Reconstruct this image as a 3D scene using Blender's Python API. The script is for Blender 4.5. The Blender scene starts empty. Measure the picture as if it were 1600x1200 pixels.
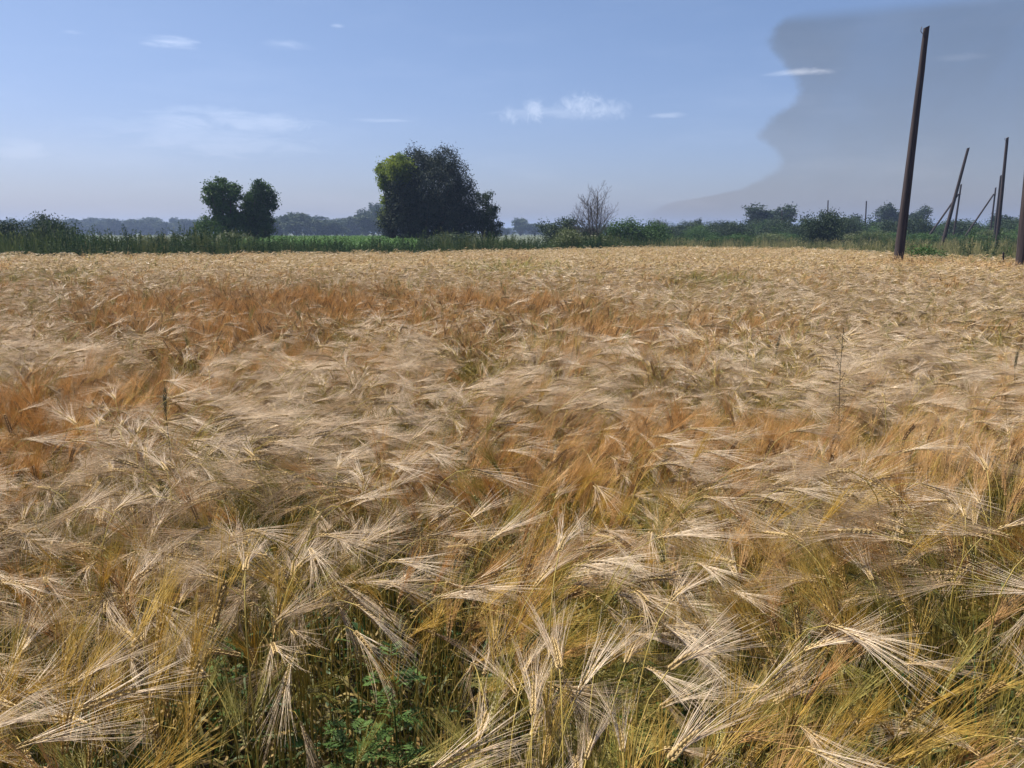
import bpy, math, random
import numpy as np
from mathutils import Vector, Euler, Quaternion

scene = bpy.context.scene
COL = scene.collection
PI = math.pi
R = math.radians

# ------------------------------------------------------------------ camera
EYE = 1.65
FPX = 1230.0                       # focal length in pixels of a 1600 px wide picture
PITCH = math.atan((600 - 363) / FPX)
cam_data = bpy.data.cameras.new('camera')
cam = bpy.data.objects.new('camera', cam_data)
COL.objects.link(cam)
cam.location = (0, 0, EYE)
cam.rotation_euler = (PI / 2 - PITCH, 0, 0)
cam_data.sensor_width = 36
cam_data.lens = 36 * FPX / 1600
cam_data.clip_start = 0.05
cam_data.clip_end = 8000
scene.camera = cam
scene.view_settings.view_transform = 'Standard'
scene.view_settings.look = 'None'
scene.view_settings.gamma = 1
scene.view_settings.exposure = EXPOSURE = 0.76
scene.view_settings.use_curve_mapping = False
scene.cycles.max_bounces = 5
scene.cycles.diffuse_bounces = 3
scene.cycles.glossy_bounces = 1
scene.cycles.transmission_bounces = 3
scene.cycles.transparent_max_bounces = 8
scene.cycles.volume_bounces = 0

# ------------------------------------------------------------------ world and sun
SUN_EL, SUN_AZ = R(60), R(-62)      # azimuth measured from +Y (view direction) to +X
HAZE = 0.00055
world = bpy.data.worlds.new('World')
scene.world = world
world.use_nodes = True


class NT:
    """small node helper"""
    def __init__(self, tree):
        self.t = tree
        self.n = tree.nodes
        self.l = tree.links

    def new(self, kind, **kw):
        nd = self.n.new(kind)
        for k, v in kw.items():
            setattr(nd, k, v)
        return nd

    def link(self, a, b):
        self.l.new(a, b)

    def put(self, sock, v):
        if hasattr(v, 'is_output') or isinstance(v, bpy.types.NodeSocket):
            self.l.new(v, sock)
        else:
            sock.default_value = v

    def math(self, op, a, b=0.0, c=0.0, clamp=False):
        nd = self.new('ShaderNodeMath', operation=op, use_clamp=clamp)
        self.put(nd.inputs[0], a)
        self.put(nd.inputs[1], b)
        if op in ('MULTIPLY_ADD', 'SMOOTH_MIN'):
            self.put(nd.inputs[2], c)
        return nd.outputs[0]

    def mix(self, f, a, b, blend='MIX'):
        nd = self.new('ShaderNodeMix', data_type='RGBA', blend_type=blend)
        self.put(nd.inputs[0], f)
        self.put(nd.inputs[6], a)
        self.put(nd.inputs[7], b)
        return nd.outputs[2]

    def remap(self, v, a, b, c=0.0, d=1.0, smooth=True):
        nd = self.new('ShaderNodeMapRange')
        if smooth:
            nd.interpolation_type = 'SMOOTHSTEP'
        self.put(nd.inputs[0], v)
        for i, q in enumerate((a, b, c, d)):
            nd.inputs[i + 1].default_value = q
        return nd.outputs[0]

    def noise(self, vec, scale, detail=4, rough=0.5, dist=0.0, out=0):
        nd = self.new('ShaderNodeTexNoise')
        if vec is not None:
            self.put(nd.inputs['Vector'], vec)
        nd.inputs['Scale'].default_value = scale
        nd.inputs['Detail'].default_value = detail
        nd.inputs['Roughness'].default_value = rough
        nd.inputs['Distortion'].default_value = dist
        return nd.outputs[out]

    def ramp(self, f, stops):
        nd = self.new('ShaderNodeValToRGB')
        cr = nd.color_ramp
        while len(cr.elements) < len(stops):
            cr.elements.new(0.5)
        for e, (p, c) in zip(cr.elements, stops):
            e.position = p
            e.color = (*c, 1)
        self.put(nd.inputs[0], f)
        return nd.outputs[0]


def pix_dir(px, py):
    a = (px - 800) / FPX
    b = (600 - py) / FPX
    return Vector((a, math.cos(PITCH) + b * math.sin(PITCH), -math.sin(PITCH) + b * math.cos(PITCH)))


def az_el(px, py):
    d = pix_dir(px, py)
    return math.atan2(d.x, d.y), math.atan2(d.z, math.hypot(d.x, d.y))


def build_world():
    w = NT(world.node_tree)
    w.n.clear()
    out = w.new('ShaderNodeOutputWorld')
    bg = w.new('ShaderNodeBackground')
    bg.inputs[1].default_value = 0.066
    sky = w.new('ShaderNodeTexSky', sky_type='NISHITA', sun_disc=False)
    sky.sun_elevation = SUN_EL
    sky.sun_rotation = SUN_AZ
    sky.altitude = 100
    sky.air_density = 1.0
    sky.dust_density = 1.6
    sky.ozone_density = 2.2
    tc = w.new('ShaderNodeTexCoord')
    sep = w.new('ShaderNodeSeparateXYZ')
    w.link(tc.outputs['Generated'], sep.inputs[0])
    x, y, z = sep.outputs
    az = w.math('ARCTAN2', x, y)
    hor = w.math('SQRT', w.math('ADD', w.math('MULTIPLY', x, x), w.math('MULTIPLY', y, y)))
    el = w.math('ARCTAN2', z, hor)
    # periwinkle cast of the summer haze
    low = w.remap(el, -0.02, 0.30)
    tint = w.mix(low, (0.89, 0.90, 1.20, 1), (0.90, 0.95, 1.10, 1))
    base = w.mix(1.0, sky.outputs[0], tint, 'MULTIPLY')
    comb = w.new('ShaderNodeCombineXYZ')
    w.put(comb.inputs[0], az)
    w.put(comb.inputs[1], w.math('MULTIPLY', el, 1.0))
    uv = comb.outputs[0]
    # dark cloud bank on the right: edge azimuth as a function of elevation
    pts = [(1000, 352), (1002, 338), (1040, 318), (1120, 303), (1175, 285), (1204, 262), (1206, 238),
           (1184, 212), (1200, 188), (1228, 160), (1238, 130), (1212, 96), (1198, 66), (1216, 32), (1262, 6)]
    ae = [az_el(*p) for p in pts]
    e0, e1 = -0.02, 0.30
    fc = w.new('ShaderNodeFloatCurve')
    cur = fc.mapping.curves[0]
    fc.mapping.use_clip = False
    fac = [((e - e0) / (e1 - e0), a) for a, e in ae]
    fac = [(0.0, ae[0][0] - 0.02)] + fac + [(1.0, ae[-1][0] + 0.10)]
    while len(cur.points) < len(fac):
        cur.points.new(0.5, 0.5)
    for p, (u, v) in zip(cur.points, fac):
        p.location = (u, v)
        p.handle_type = 'AUTO'
    fc.mapping.update()
    w.put(fc.inputs['Value'], w.remap(el, e0, e1, smooth=False))
    nz = w.noise(uv, 22, 9, 0.66)
    edge = w.math('ADD', w.math('SUBTRACT', az, fc.outputs[0]), w.math('MULTIPLY', w.math('SUBTRACT', nz, 0.5), 0.040))
    m1 = w.remap(edge, -0.002, 0.014)
    top_e = az_el(1450, 2)[1]
    m2 = w.remap(el, top_e - 0.012, top_e + 0.006, 1, 0)
    m3 = w.remap(az, 1.3, 1.9, 1, 0)
    depth = w.remap(el, 0.0, 0.16, 0.72, 1.0)
    soft = w.remap(az, 0.12, 0.26, 0.75, 1.0)
    dm = w.math('MULTIPLY', w.math('MULTIPLY', w.math('MULTIPLY', m1, m2), w.math('MULTIPLY', m3, depth)), soft)
    inner = w.noise(uv, 7, 5, 0.55, 0.3)
    dm = w.math('MULTIPLY', dm, w.remap(inner, 0.3, 0.7, 0.74, 1.0))
    dark = w.mix(1.0, base, (0.80, 0.71, 0.62, 1), 'MULTIPLY')
    base = w.mix(dm, base, dark)
    # thin white clouds, each an ellipse of direction broken up by noise: px, py, half widths, strength, puffiness
    wisps = [(265, 66, 60, 12, 0.75, 0), (235, 68, 34, 8, 0.5, 0), (440, 68, 60, 11, 0.42, 0), (527, 40, 14, 4, 0.5, 0),
             (110, 50, 26, 6, 0.25, 0), (370, 190, 170, 26, 0.42, 0), (330, 215, 240, 44, 0.25, 0), (430, 195, 90, 18, 0.3, 1),
             (905, 166, 48, 26, 0.75, 1), (940, 172, 44, 18, 0.6, 1), (875, 176, 120, 16, 0.40, 0), (835, 172, 26, 26, 0.7, 1), (795, 180, 18, 18, 0.5, 1), (960, 172, 30, 20, 0.45, 1),
             (1045, 180, 38, 6, 0.42, 0), (1250, 113, 76, 8, 0.85, 0), (590, 188, 80, 4, 0.30, 0), (1500, 90, 60, 8, 0.12, 0),
             (30, 235, 70, 22, 0.22, 0)]
    stretch = w.new('ShaderNodeVectorMath', operation='MULTIPLY')
    w.link(uv, stretch.inputs[0])
    stretch.inputs[1].default_value = (1, 4.2, 1)
    n_streak = w.noise(stretch.outputs[0], 16, 7, 0.62, 0.6)
    n_puff = w.noise(uv, 62, 9, 0.72, 0.8)
    total = None
    for px, py, hx, hy, s, puff in wisps:
        a0, el0 = az_el(px, py)
        ax = abs(az_el(px + hx, py)[0] - a0)
        ey = abs(az_el(px, py - hy)[1] - el0)
        dx = w.math('DIVIDE', w.math('SUBTRACT', az, a0), ax)
        dy = w.math('DIVIDE', w.math('SUBTRACT', el, el0), ey)
        r = w.math('SQRT', w.math('ADD', w.math('MULTIPLY', dx, dx), w.math('MULTIPLY', dy, dy)))
        body = w.math('SUBTRACT', 1.0, r)
        v = w.math('ADD', body, w.math('MULTIPLY', w.math('SUBTRACT', n_puff if puff else n_streak, 0.49), 2.6))
        m = w.math('MULTIPLY', w.remap(v, 0.0, 1.15), w.remap(r, 0.75, 1.35, s, 0.0))
        total = m if total is None else w.math('MAXIMUM', total, m)
    veil = w.math('MULTIPLY', w.remap(w.noise(stretch.outputs[0], 5, 5, 0.55), 0.45, 0.75), w.remap(el, 0.0, 0.2, 0.12, 0.08))
    total = w.math('MAXIMUM', total, veil)
    white = w.mix(1.0, base, (2.2, 2.0, 1.7, 1), 'MULTIPLY')
    white = w.mix(0.5, white, (7.6, 7.6, 8.6, 1))
    fin = w.mix(w.math('MULTIPLY', total, 0.75), base, white)
    w.link(fin, bg.inputs[0])
    w.link(bg.outputs[0], out.inputs[0])


build_world()
sun_data = bpy.data.lights.new('sun', 'SUN')
sun_data.energy = 5.0
sun_data.angle = R(0.55)
sun_data.color = (1.0, 0.94, 0.83)
sun = bpy.data.objects.new('sun', sun_data)
COL.objects.link(sun)
sd = Vector((math.sin(SUN_AZ) * math.cos(SUN_EL), math.cos(SUN_AZ) * math.cos(SUN_EL), math.sin(SUN_EL)))
sun.rotation_euler = sd.to_track_quat('Z', 'Y').to_euler()
sun.location = (0, 0, 30)


# ------------------------------------------------------------------ placing helpers
def at_depth(px, py, Y):
    d = pix_dir(px, py)
    t = Y / d.y
    return Vector((d.x * t, Y, EYE + d.z * t))


def at_height(px, py, z):
    d = pix_dir(px, py)
    t = (z - EYE) / d.z
    return Vector((d.x * t, d.y * t, z))


def to_pix(x, y, z):
    """world -> picture pixel (1600 wide), numpy friendly"""
    dz = z - EYE
    f = y * math.cos(PITCH) - dz * math.sin(PITCH)
    u = y * math.sin(PITCH) + dz * math.cos(PITCH)
    return 800 + FPX * x / f, 600 - FPX * u / f, f


# ------------------------------------------------------------------ mesh building
class MB:
    """numpy mesh collector: triangles and quads, float attribute 'tint' per vertex"""
    def __init__(self):
        self.v, self.f, self.a, self.m, self.n = [], [], [], [], 0

    def add(self, verts, faces, tint=0.5, mat=0):
        verts = np.asarray(verts, dtype=np.float64).reshape(-1, 3)
        faces = np.asarray(faces, dtype=np.int64)
        self.v.append(verts)
        self.f.append(faces + self.n)
        self.m.append(np.full(len(faces), mat, dtype=np.int32))
        t = np.broadcast_to(np.asarray(tint, dtype=np.float64), (len(verts),)) if np.ndim(tint) else np.full(len(verts), tint)
        self.a.append(t)
        self.n += len(verts)

    def merge(self, other, M=None, mat=0, keep=False):
        for v, f, a, m in zip(other.v, other.f, other.a, other.m):
            pass
        V = np.concatenate(other.v)
        if M is not None:
            V = V @ np.array(M.to_3x3()).T + np.array(M.to_translation())
        base = self.n
        self.v.append(V)
        self.a.append(np.concatenate(other.a))
        for f, m in zip(other.f, other.m):
            self.f.append(f + base)
            self.m.append(m if keep else np.full(len(f), mat, dtype=np.int32))
        self.n += len(V)

    def mesh(self, name, mats, smooth=False):
        me = bpy.data.meshes.new(name)
        V = np.concatenate(self.v)
        me.vertices.add(len(V))
        me.vertices.foreach_set('co', V.astype(np.float32).ravel())
        loops = np.concatenate([f.ravel() for f in self.f])
        tot = np.concatenate([np.full(len(f), f.shape[1]) for f in self.f])
        start = np.concatenate([[0], np.cumsum(tot)[:-1]])
        me.loops.add(len(loops))
        me.loops.foreach_set('vertex_index', loops.astype(np.int32))
        me.polygons.add(len(tot))
        me.polygons.foreach_set('loop_start', start.astype(np.int32))
        me.polygons.foreach_set('material_index', np.concatenate(self.m).astype(np.int32))
        if smooth:
            me.polygons.foreach_set('use_smooth', np.ones(len(tot), dtype=bool))
        at = me.attributes.new('tint', 'FLOAT', 'POINT')
        at.data.foreach_set('value', np.concatenate(self.a).astype(np.float32))
        for m in (mats if isinstance(mats, (list, tuple)) else [mats]):
            me.materials.append(m)
        me.update(calc_edges=True)
        return me


def norm(v):
    return v / np.maximum(np.linalg.norm(v, axis=-1, keepdims=True), 1e-9)


def tubes(P, Rr, sides=3, tint=0.5, mb=None, mat=0):
    """P (N,K,3) paths, Rr (N,K) radii"""
    P = np.asarray(P, float)
    if P.ndim == 2:
        P = P[None]
    Rr = np.broadcast_to(np.asarray(Rr, float), P.shape[:2])
    N, K, _ = P.shape
    T = norm(np.gradient(P, axis=1))
    ref = np.where(np.abs(T[:, :1, 2:3]) > 0.8, np.array([1.0, 0.1, 0]), np.array([0.05, 0.1, 1.0]))
    ref = np.broadcast_to(ref, T.shape)
    n1 = norm(np.cross(T, ref))
    n2 = np.cross(T, n1)
    ang = np.arange(sides) * 2 * PI / sides
    V = P[:, :, None, :] + Rr[:, :, None, None] * (np.cos(ang)[None, None, :, None] * n1[:, :, None, :]
                                                   + np.sin(ang)[None, None, :, None] * n2[:, :, None, :])
    idx = np.arange(N * K * sides).reshape(N, K, sides)
    a = idx[:, :-1, :]
    b = idx[:, 1:, :]
    F = np.stack([a, np.roll(a, -1, 2), np.roll(b, -1, 2), b], -1).reshape(-1, 4)
    t = tint
    if np.ndim(tint) == 1:
        t = np.repeat(np.asarray(tint), K * sides)
    mb.add(V.reshape(-1, 3), F, t, mat)


def ribbons(P, W, side, tint=0.5, mb=None, mat=0, fold=0.0):
    """P (N,K,3), W (N,K) half widths, side (N,3) or (N,K,3) width direction"""
    P = np.asarray(P, float)
    N, K, _ = P.shape
    side = np.asarray(side, float)
    if side.ndim == 2:
        side = side[:, None, :]
    side = np.broadcast_to(side, P.shape)
    W = np.broadcast_to(np.asarray(W, float), (N, K))[..., None]
    L = P - side * W
    Q = P + side * W
    V = np.stack([L, Q], 2)
    idx = np.arange(N * K * 2).reshape(N, K, 2)
    F = np.stack([idx[:, :-1, 0], idx[:, :-1, 1], idx[:, 1:, 1], idx[:, 1:, 0]], -1).reshape(-1, 4)
    t = tint
    if np.ndim(tint) == 1:
        t = np.repeat(np.asarray(tint), K * 2)
    mb.add(V.reshape(-1, 3), F, t, mat)


def leaves(C, D, L, W, tint, mb, mat=0, rng=None):
    """rhombic leaves: centres C, direction D, length L, width W; each of two bent triangles"""
    n = len(C)
    D = norm(D)
    r = rng.normal(size=(n, 3))
    S = norm(np.cross(D, r))
    U = np.cross(S, D)
    L = np.broadcast_to(L, (n,))[:, None]
    W = np.broadcast_to(W, (n,))[:, None]
    a = C - D * L * .5
    b = C + S * W * .5 + U * W * .18
    c = C + D * L * .5
    d = C - S * W * .5 + U * W * .18
    V = np.stack([a, b, c, d], 1).reshape(-1, 3)
    i = np.arange(n)[:, None] * 4
    F = np.concatenate([i + np.array([0, 1, 2]), i + np.array([0, 2, 3])])
    mb.add(V, F, np.repeat(np.broadcast_to(tint, (n,)), 4), mat)


def grains(C, D, S, L, W, H, tint, mb, mat=0):
    """spindle kernels: four-sided bipyramids with a blunt belly"""
    n = len(C)
    D, S = norm(D), norm(S)
    U = np.cross(D, S)
    L = np.broadcast_to(L, (n,))[:, None]
    W = np.broadcast_to(W, (n,))[:, None] * .5
    H = np.broadcast_to(H, (n,))[:, None] * .5
    b = C
    m = C + D * L * .38
    V = np.stack([b, m + S * W, m + U * H, m - S * W, m - U * H, C + D * L], 1).reshape(-1, 3)
    tri = np.array([[0, 2, 1], [0, 3, 2], [0, 4, 3], [0, 1, 4], [5, 1, 2], [5, 2, 3], [5, 3, 4], [5, 4, 1]])
    F = (np.arange(n)[:, None, None] * 6 + tri).reshape(-1, 3)
    mb.add(V, F, np.repeat(np.broadcast_to(tint, (n,)), 6), mat)


def tag(o, label=None, cat=None, group=None, kind=None):
    if label:
        o['label'] = label
    if cat:
        o['category'] = cat
    if group:
        o['group'] = group
    if kind:
        o['kind'] = kind
    return o


def link(name, me, parent=None, loc=None, rot=None):
    o = bpy.data.objects.new(name, me)
    COL.objects.link(o)
    if parent is not None:
        o.parent = parent
    if loc is not None:
        o.location = loc
    if rot is not None:
        o.rotation_euler = rot
    return o


def empty(name, loc, rot=(0, 0, 0), scale=1.0):
    o = bpy.data.objects.new(name, None)
    COL.objects.link(o)
    o.location = loc
    o.rotation_euler = rot
    o.scale = (scale,) * 3 if not isinstance(scale, (tuple, list)) else scale
    o.empty_display_size = 0.2
    return o


# ------------------------------------------------------------------ materials
def mat_plant(name, c0, c1, trans=0.3, rough=0.55, spec=0.3, rnd=0.25, pale=None, patch=None):
    """leaf / straw material: colour between c0 and c1 by 'tint', varied per object, part of the light goes through"""
    m = bpy.data.materials.new(name)
    m.use_nodes = True
    t = NT(m.node_tree)
    t.n.clear()
    out = t.new('ShaderNodeOutputMaterial')
    att = t.new('ShaderNodeAttribute', attribute_name='tint')
    oi = t.new('ShaderNodeObjectInfo')
    geo = t.new('ShaderNodeNewGeometry')
    f = t.math('ADD', att.outputs['Fac'], t.math('MULTIPLY', t.math('SUBTRACT', oi.outputs['Random'], 0.5), rnd), clamp=True)
    col = t.mix(f, (*c0, 1), (*c1, 1))
    if patch:
        nz = t.noise(geo.outputs['Position'], patch[0], 3, 0.55)
        col = t.mix(t.math('MULTIPLY', t.remap(nz, 0.42, 0.62), patch[2]), col, (*patch[1], 1))
    fine = t.noise(geo.outputs['Position'], 60, 2, 0.5)
    hsv = t.new('ShaderNodeHueSaturation')
    t.put(hsv.inputs['Value'], t.remap(fine, 0.3, 0.7, 0.82, 1.18, False))
    t.link(col, hsv.inputs['Color'])
    p = t.new('ShaderNodeBsdfPrincipled')
    t.link(hsv.outputs[0], p.inputs['Base Color'])
    p.inputs['Roughness'].default_value = rough
    p.inputs['Specular IOR Level'].default_value = spec
    tr = t.new('ShaderNodeBsdfTranslucent')
    t.link(hsv.outputs[0], tr.inputs[0])
    mx = t.new('ShaderNodeMixShader')
    mx.inputs[0].default_value = trans
    t.link(p.outputs[0], mx.inputs[1])
    t.link(tr.outputs[0], mx.inputs[2])
    t.link(mx.outputs[0], out.inputs[0])
    return m


def mat_solid(name, ca, cb, scale=8, rough=0.8, bump=0.3, stretch=(1, 1, 1), spec=0.3, detail=5):
    m = bpy.data.materials.new(name)
    m.use_nodes = True
    t = NT(m.node_tree)
    t.n.clear()
    out = t.new('ShaderNodeOutputMaterial')
    tc = t.new('ShaderNodeTexCoord')
    mp = t.new('ShaderNodeMapping')
    mp.inputs['Scale'].default_value = stretch
    t.link(tc.outputs['Object'], mp.inputs[0])
    nz = t.noise(mp.outputs[0], scale, detail, 0.6)
    col = t.mix(t.remap(nz, 0.32, 0.68), (*ca, 1), (*cb, 1))
    p = t.new('ShaderNodeBsdfPrincipled')
    t.link(col, p.inputs['Base Color'])
    p.inputs['Roughness'].default_value = rough
    p.inputs['Specular IOR Level'].default_value = spec
    b = t.new('ShaderNodeBump')
    b.inputs['Strength'].default_value = bump
    b.inputs['Distance'].default_value = 0.02
    t.link(nz, b.inputs['Height'])
    t.link(b.outputs[0], p.inputs['Normal'])
    t.link(p.outputs[0], out.inputs[0])
    return m


def mat_ground():
    m = bpy.data.materials.new('ground')
    m.use_nodes = True
    t = NT(m.node_tree)
    t.n.clear()
    out = t.new('ShaderNodeOutputMaterial')
    geo = t.new('ShaderNodeNewGeometry')
    sep = t.new('ShaderNodeSeparateXYZ')
    t.link(geo.outputs['Position'], sep.inputs[0])
    n1 = t.noise(geo.outputs['Position'], 9, 6, 0.65)
    n2 = t.noise(geo.outputs['Position'], 0.05, 5, 0.6)
    soil = t.mix(n1, (0.035, 0.026, 0.016, 1), (0.11, 0.082, 0.05, 1))
    green = t.mix(n2, (0.03, 0.05, 0.016, 1), (0.065, 0.08, 0.03, 1))
    green = t.mix(t.remap(n1, 0.4, 0.7, 0, 0.5), green, (0.12, 0.11, 0.06, 1))
    far = t.remap(sep.outputs[1], 26, 40)
    col = t.mix(far, soil, green)
    p = t.new('ShaderNodeBsdfPrincipled')
    t.link(col, p.inputs['Base Color'])
    p.inputs['Roughness'].default_value = 0.95
    b = t.new('ShaderNodeBump')
    b.inputs['Strength'].default_value = 0.7
    b.inputs['Distance'].default_value = 0.03
    t.link(n1, b.inputs['Height'])
    t.link(b.outputs[0], p.inputs['Normal'])
    t.link(p.outputs[0], out.inputs[0])
    return m


M = {}
M['ground'] = mat_ground()
M['stem'] = mat_plant('barley_stem', (0.15, 0.165, 0.030), (0.44, 0.33, 0.085), 0.15, 0.5, 0.35, 0.5)
M['blade'] = mat_plant('barley_leaf', (0.075, 0.12, 0.030), (0.40, 0.27, 0.10), 0.35, 0.55, 0.3, 0.9)
M['ear_pale'] = mat_plant('ear_pale', (0.36, 0.25, 0.105), (0.60, 0.44, 0.21), 0.12, 0.6, 0.2, 0.3)
M['ear_gold'] = mat_plant('ear_gold', (0.27, 0.18, 0.065), (0.44, 0.30, 0.12), 0.1, 0.6, 0.2, 0.3)
M['ear_green'] = mat_plant('ear_green', (0.20, 0.19, 0.06), (0.38, 0.32, 0.13), 0.12, 0.5, 0.35, 0.3)
M['awn_pale'] = mat_plant('awn_pale', (0.50, 0.35, 0.20), (0.97, 0.82, 0.61), 0.30, 0.32, 0.6, 0.7)
M['awn_gold'] = mat_plant('awn_gold', (0.54, 0.35, 0.06), (0.82, 0.60, 0.17), 0.38, 0.40, 0.45, 0.5)
M['awn_rust'] = mat_plant('awn_rust', (0.58, 0.34, 0.12), (0.88, 0.60, 0.28), 0.36, 0.40, 0.45, 0.5)
M['ear_rust'] = mat_plant('ear_rust', (0.25, 0.155, 0.07), (0.42, 0.28, 0.14), 0.1, 0.6, 0.2, 0.3)
M['awn_green'] = mat_plant('awn_green', (0.30, 0.28, 0.055), (0.56, 0.47, 0.14), 0.42, 0.42, 0.4, 0.5)
M['weed_green'] = mat_plant('weed_green', (0.035, 0.085, 0.030), (0.08, 0.15, 0.045), 0.35, 0.5, 0.3, 0.4)
M['fern_green'] = mat_plant('fern_green', (0.055, 0.12, 0.025), (0.12, 0.19, 0.045), 0.35, 0.5, 0.3, 0.4)
M['grass'] = mat_plant('grass', (0.05, 0.085, 0.025), (0.13, 0.155, 0.05), 0.3, 0.5, 0.3, 0.7, patch=(0.12, (0.15, 0.14, 0.06), 0.45))
M['verge_leaf'] = mat_plant('verge_leaf', (0.022, 0.05, 0.020), (0.065, 0.105, 0.038), 0.22, 0.7, 0.1, 0.9)
M['dry_grass'] = mat_plant('dry_grass', (0.20, 0.185, 0.07), (0.38, 0.33, 0.15), 0.3, 0.6, 0.25, 0.8)
M['maize'] = mat_plant('maize', (0.028, 0.08, 0.016), (0.075, 0.15, 0.032), 0.25, 0.6, 0.12, 0.4)
M['leaf_dark'] = mat_plant('leaf_dark', (0.018, 0.036, 0.018), (0.055, 0.085, 0.038), 0.15, 0.65, 0.15, 0.2)
M['leaf_silver'] = mat_plant('leaf_silver', (0.016, 0.028, 0.020), (0.050, 0.068, 0.045), 0.10, 0.65, 0.15, 0.1)
M['leaf_green'] = mat_plant('leaf_green', (0.024, 0.060, 0.016), (0.080, 0.15, 0.036), 0.2, 0.65, 0.15, 0.3)
M['leaf_yellow'] = mat_plant('leaf_yellow', (0.08, 0.13, 0.02), (0.26, 0.31, 0.04), 0.45, 0.65, 0.15, 0.2)
M['leaf_far'] = mat_plant('leaf_far', (0.022, 0.045, 0.02), (0.06, 0.09, 0.04), 0.15, 0.65, 0.15, 0.5)
M['bark'] = mat_solid('bark', (0.045, 0.035, 0.026), (0.11, 0.09, 0.07), 6, 0.9, 0.5, (1, 1, 0.2))
M['dead_bark'] = mat_solid('dead_bark', (0.07, 0.06, 0.055), (0.15, 0.13, 0.12), 6, 0.9, 0.4, (1, 1, 0.2))
M['pole'] = mat_solid('pole_wood', (0.020, 0.015, 0.018), (0.060, 0.044, 0.044), 14, 0.85, 0.6, (1, 1, 0.06))
M['steel'] = mat_solid('steel', (0.06, 0.05, 0.05), (0.13, 0.10, 0.09), 20, 0.6, 0.2)
M['dark_spike'] = mat_plant('dark_spike', (0.05, 0.06, 0.025), (0.11, 0.10, 0.05), 0.1, 0.6, 0.25, 0.2)
M['dry_stalk'] = mat_plant('dry_stalk', (0.06, 0.055, 0.03), (0.13, 0.11, 0.06), 0.1, 0.6, 0.25, 0.2)
M['post'] = mat_solid('post_wood', (0.05, 0.04, 0.03), (0.12, 0.10, 0.08), 20, 0.9, 0.4, (1, 1, 0.1))

# ------------------------------------------------------------------ smooth random fields over the ground
def wavefield(seed, lam, n=7):
    r = np.random.default_rng(seed)
    th = r.uniform(0, 2 * PI, n)
    k = 2 * PI / (lam * r.uniform(0.6, 1.7, n))
    ph = r.uniform(0, 2 * PI, n)

    def f(x, y):
        s = 0
        for i in range(n):
            s = s + np.sin(k[i] * (math.cos(th[i]) * x + math.sin(th[i]) * y) + ph[i])
        return s / math.sqrt(n / 2) * 0.707      # about -1..1
    return f


F_dir = wavefield(3, 1.5)
F_dir2 = wavefield(5, 0.55)
F_tone = wavefield(11, 1.5)
F_tone_big = wavefield(12, 6.0)
F_green = wavefield(17, 1.2)
F_height = wavefield(23, 1.3)
F_dens = wavefield(29, 0.7)

ZC = 0.86     # canopy height
# golden, greener and pale patches of the stand, by where they lie on the ground (centre from the view ray, real size in metres)
def patch_at(px, py, rx, ry):
    p = at_height(px, py, ZC)
    return (p.x, p.y, rx, ry)

def patch_px(px, py, hx, hy):
    p = at_height(px, py, ZC)
    q = at_height(px + hx, py, ZC)
    a = at_height(px, py - hy, ZC)
    b = at_height(px, py + hy, ZC)
    return (p.x, (a.y + b.y) / 2, abs(q.x - p.x), abs(a.y - b.y) / 2)

GOLD = [patch_px(1180, 690, 190, 50), patch_px(1440, 730, 170, 60), patch_px(1260, 850, 120, 50), patch_px(690, 905, 90, 70),
        patch_px(120, 1110, 110, 70), patch_px(420, 468, 220, 20), patch_px(120, 620, 150, 30), patch_px(330, 510, 170, 14),
        patch_px(1000, 510, 150, 18), patch_px(560, 960, 60, 40), patch_px(1330, 1000, 90, 60), patch_px(780, 470, 160, 14),
        patch_px(1500, 410, 120, 5), patch_px(330, 800, 60, 40), patch_px(870, 690, 110, 24)]
GREEN = [patch_px(800, 416, 75, 7), patch_px(1110, 438, 60, 7), patch_px(60, 430, 70, 5), patch_px(1120, 560, 40, 12),
         patch_px(900, 980, 130, 70), patch_px(500, 1080, 110, 60), patch_px(1560, 1130, 70, 70), patch_px(740, 790, 60, 24)]
PALE = [patch_px(350, 630, 220, 34), patch_px(620, 640, 150, 40), patch_px(960, 600, 130, 24), patch_px(560, 820, 110, 60),
        patch_px(130, 760, 160, 60), patch_px(900, 870, 160, 60), patch_px(1350, 560, 190, 40), patch_px(1230, 940, 120, 60),
        patch_px(1300, 470, 260, 20), patch_px(60, 560, 120, 20), patch_px(820, 1010, 50, 60)]


def patch_sum(L, x, y):
    s = np.zeros_like(x)
    for cx, cy, rx, ry in L:
        s = np.maximum(s, np.exp(-(((x - cx) / rx) ** 2 + ((y - cy) / ry) ** 2) * 1.1))
    return s


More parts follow.
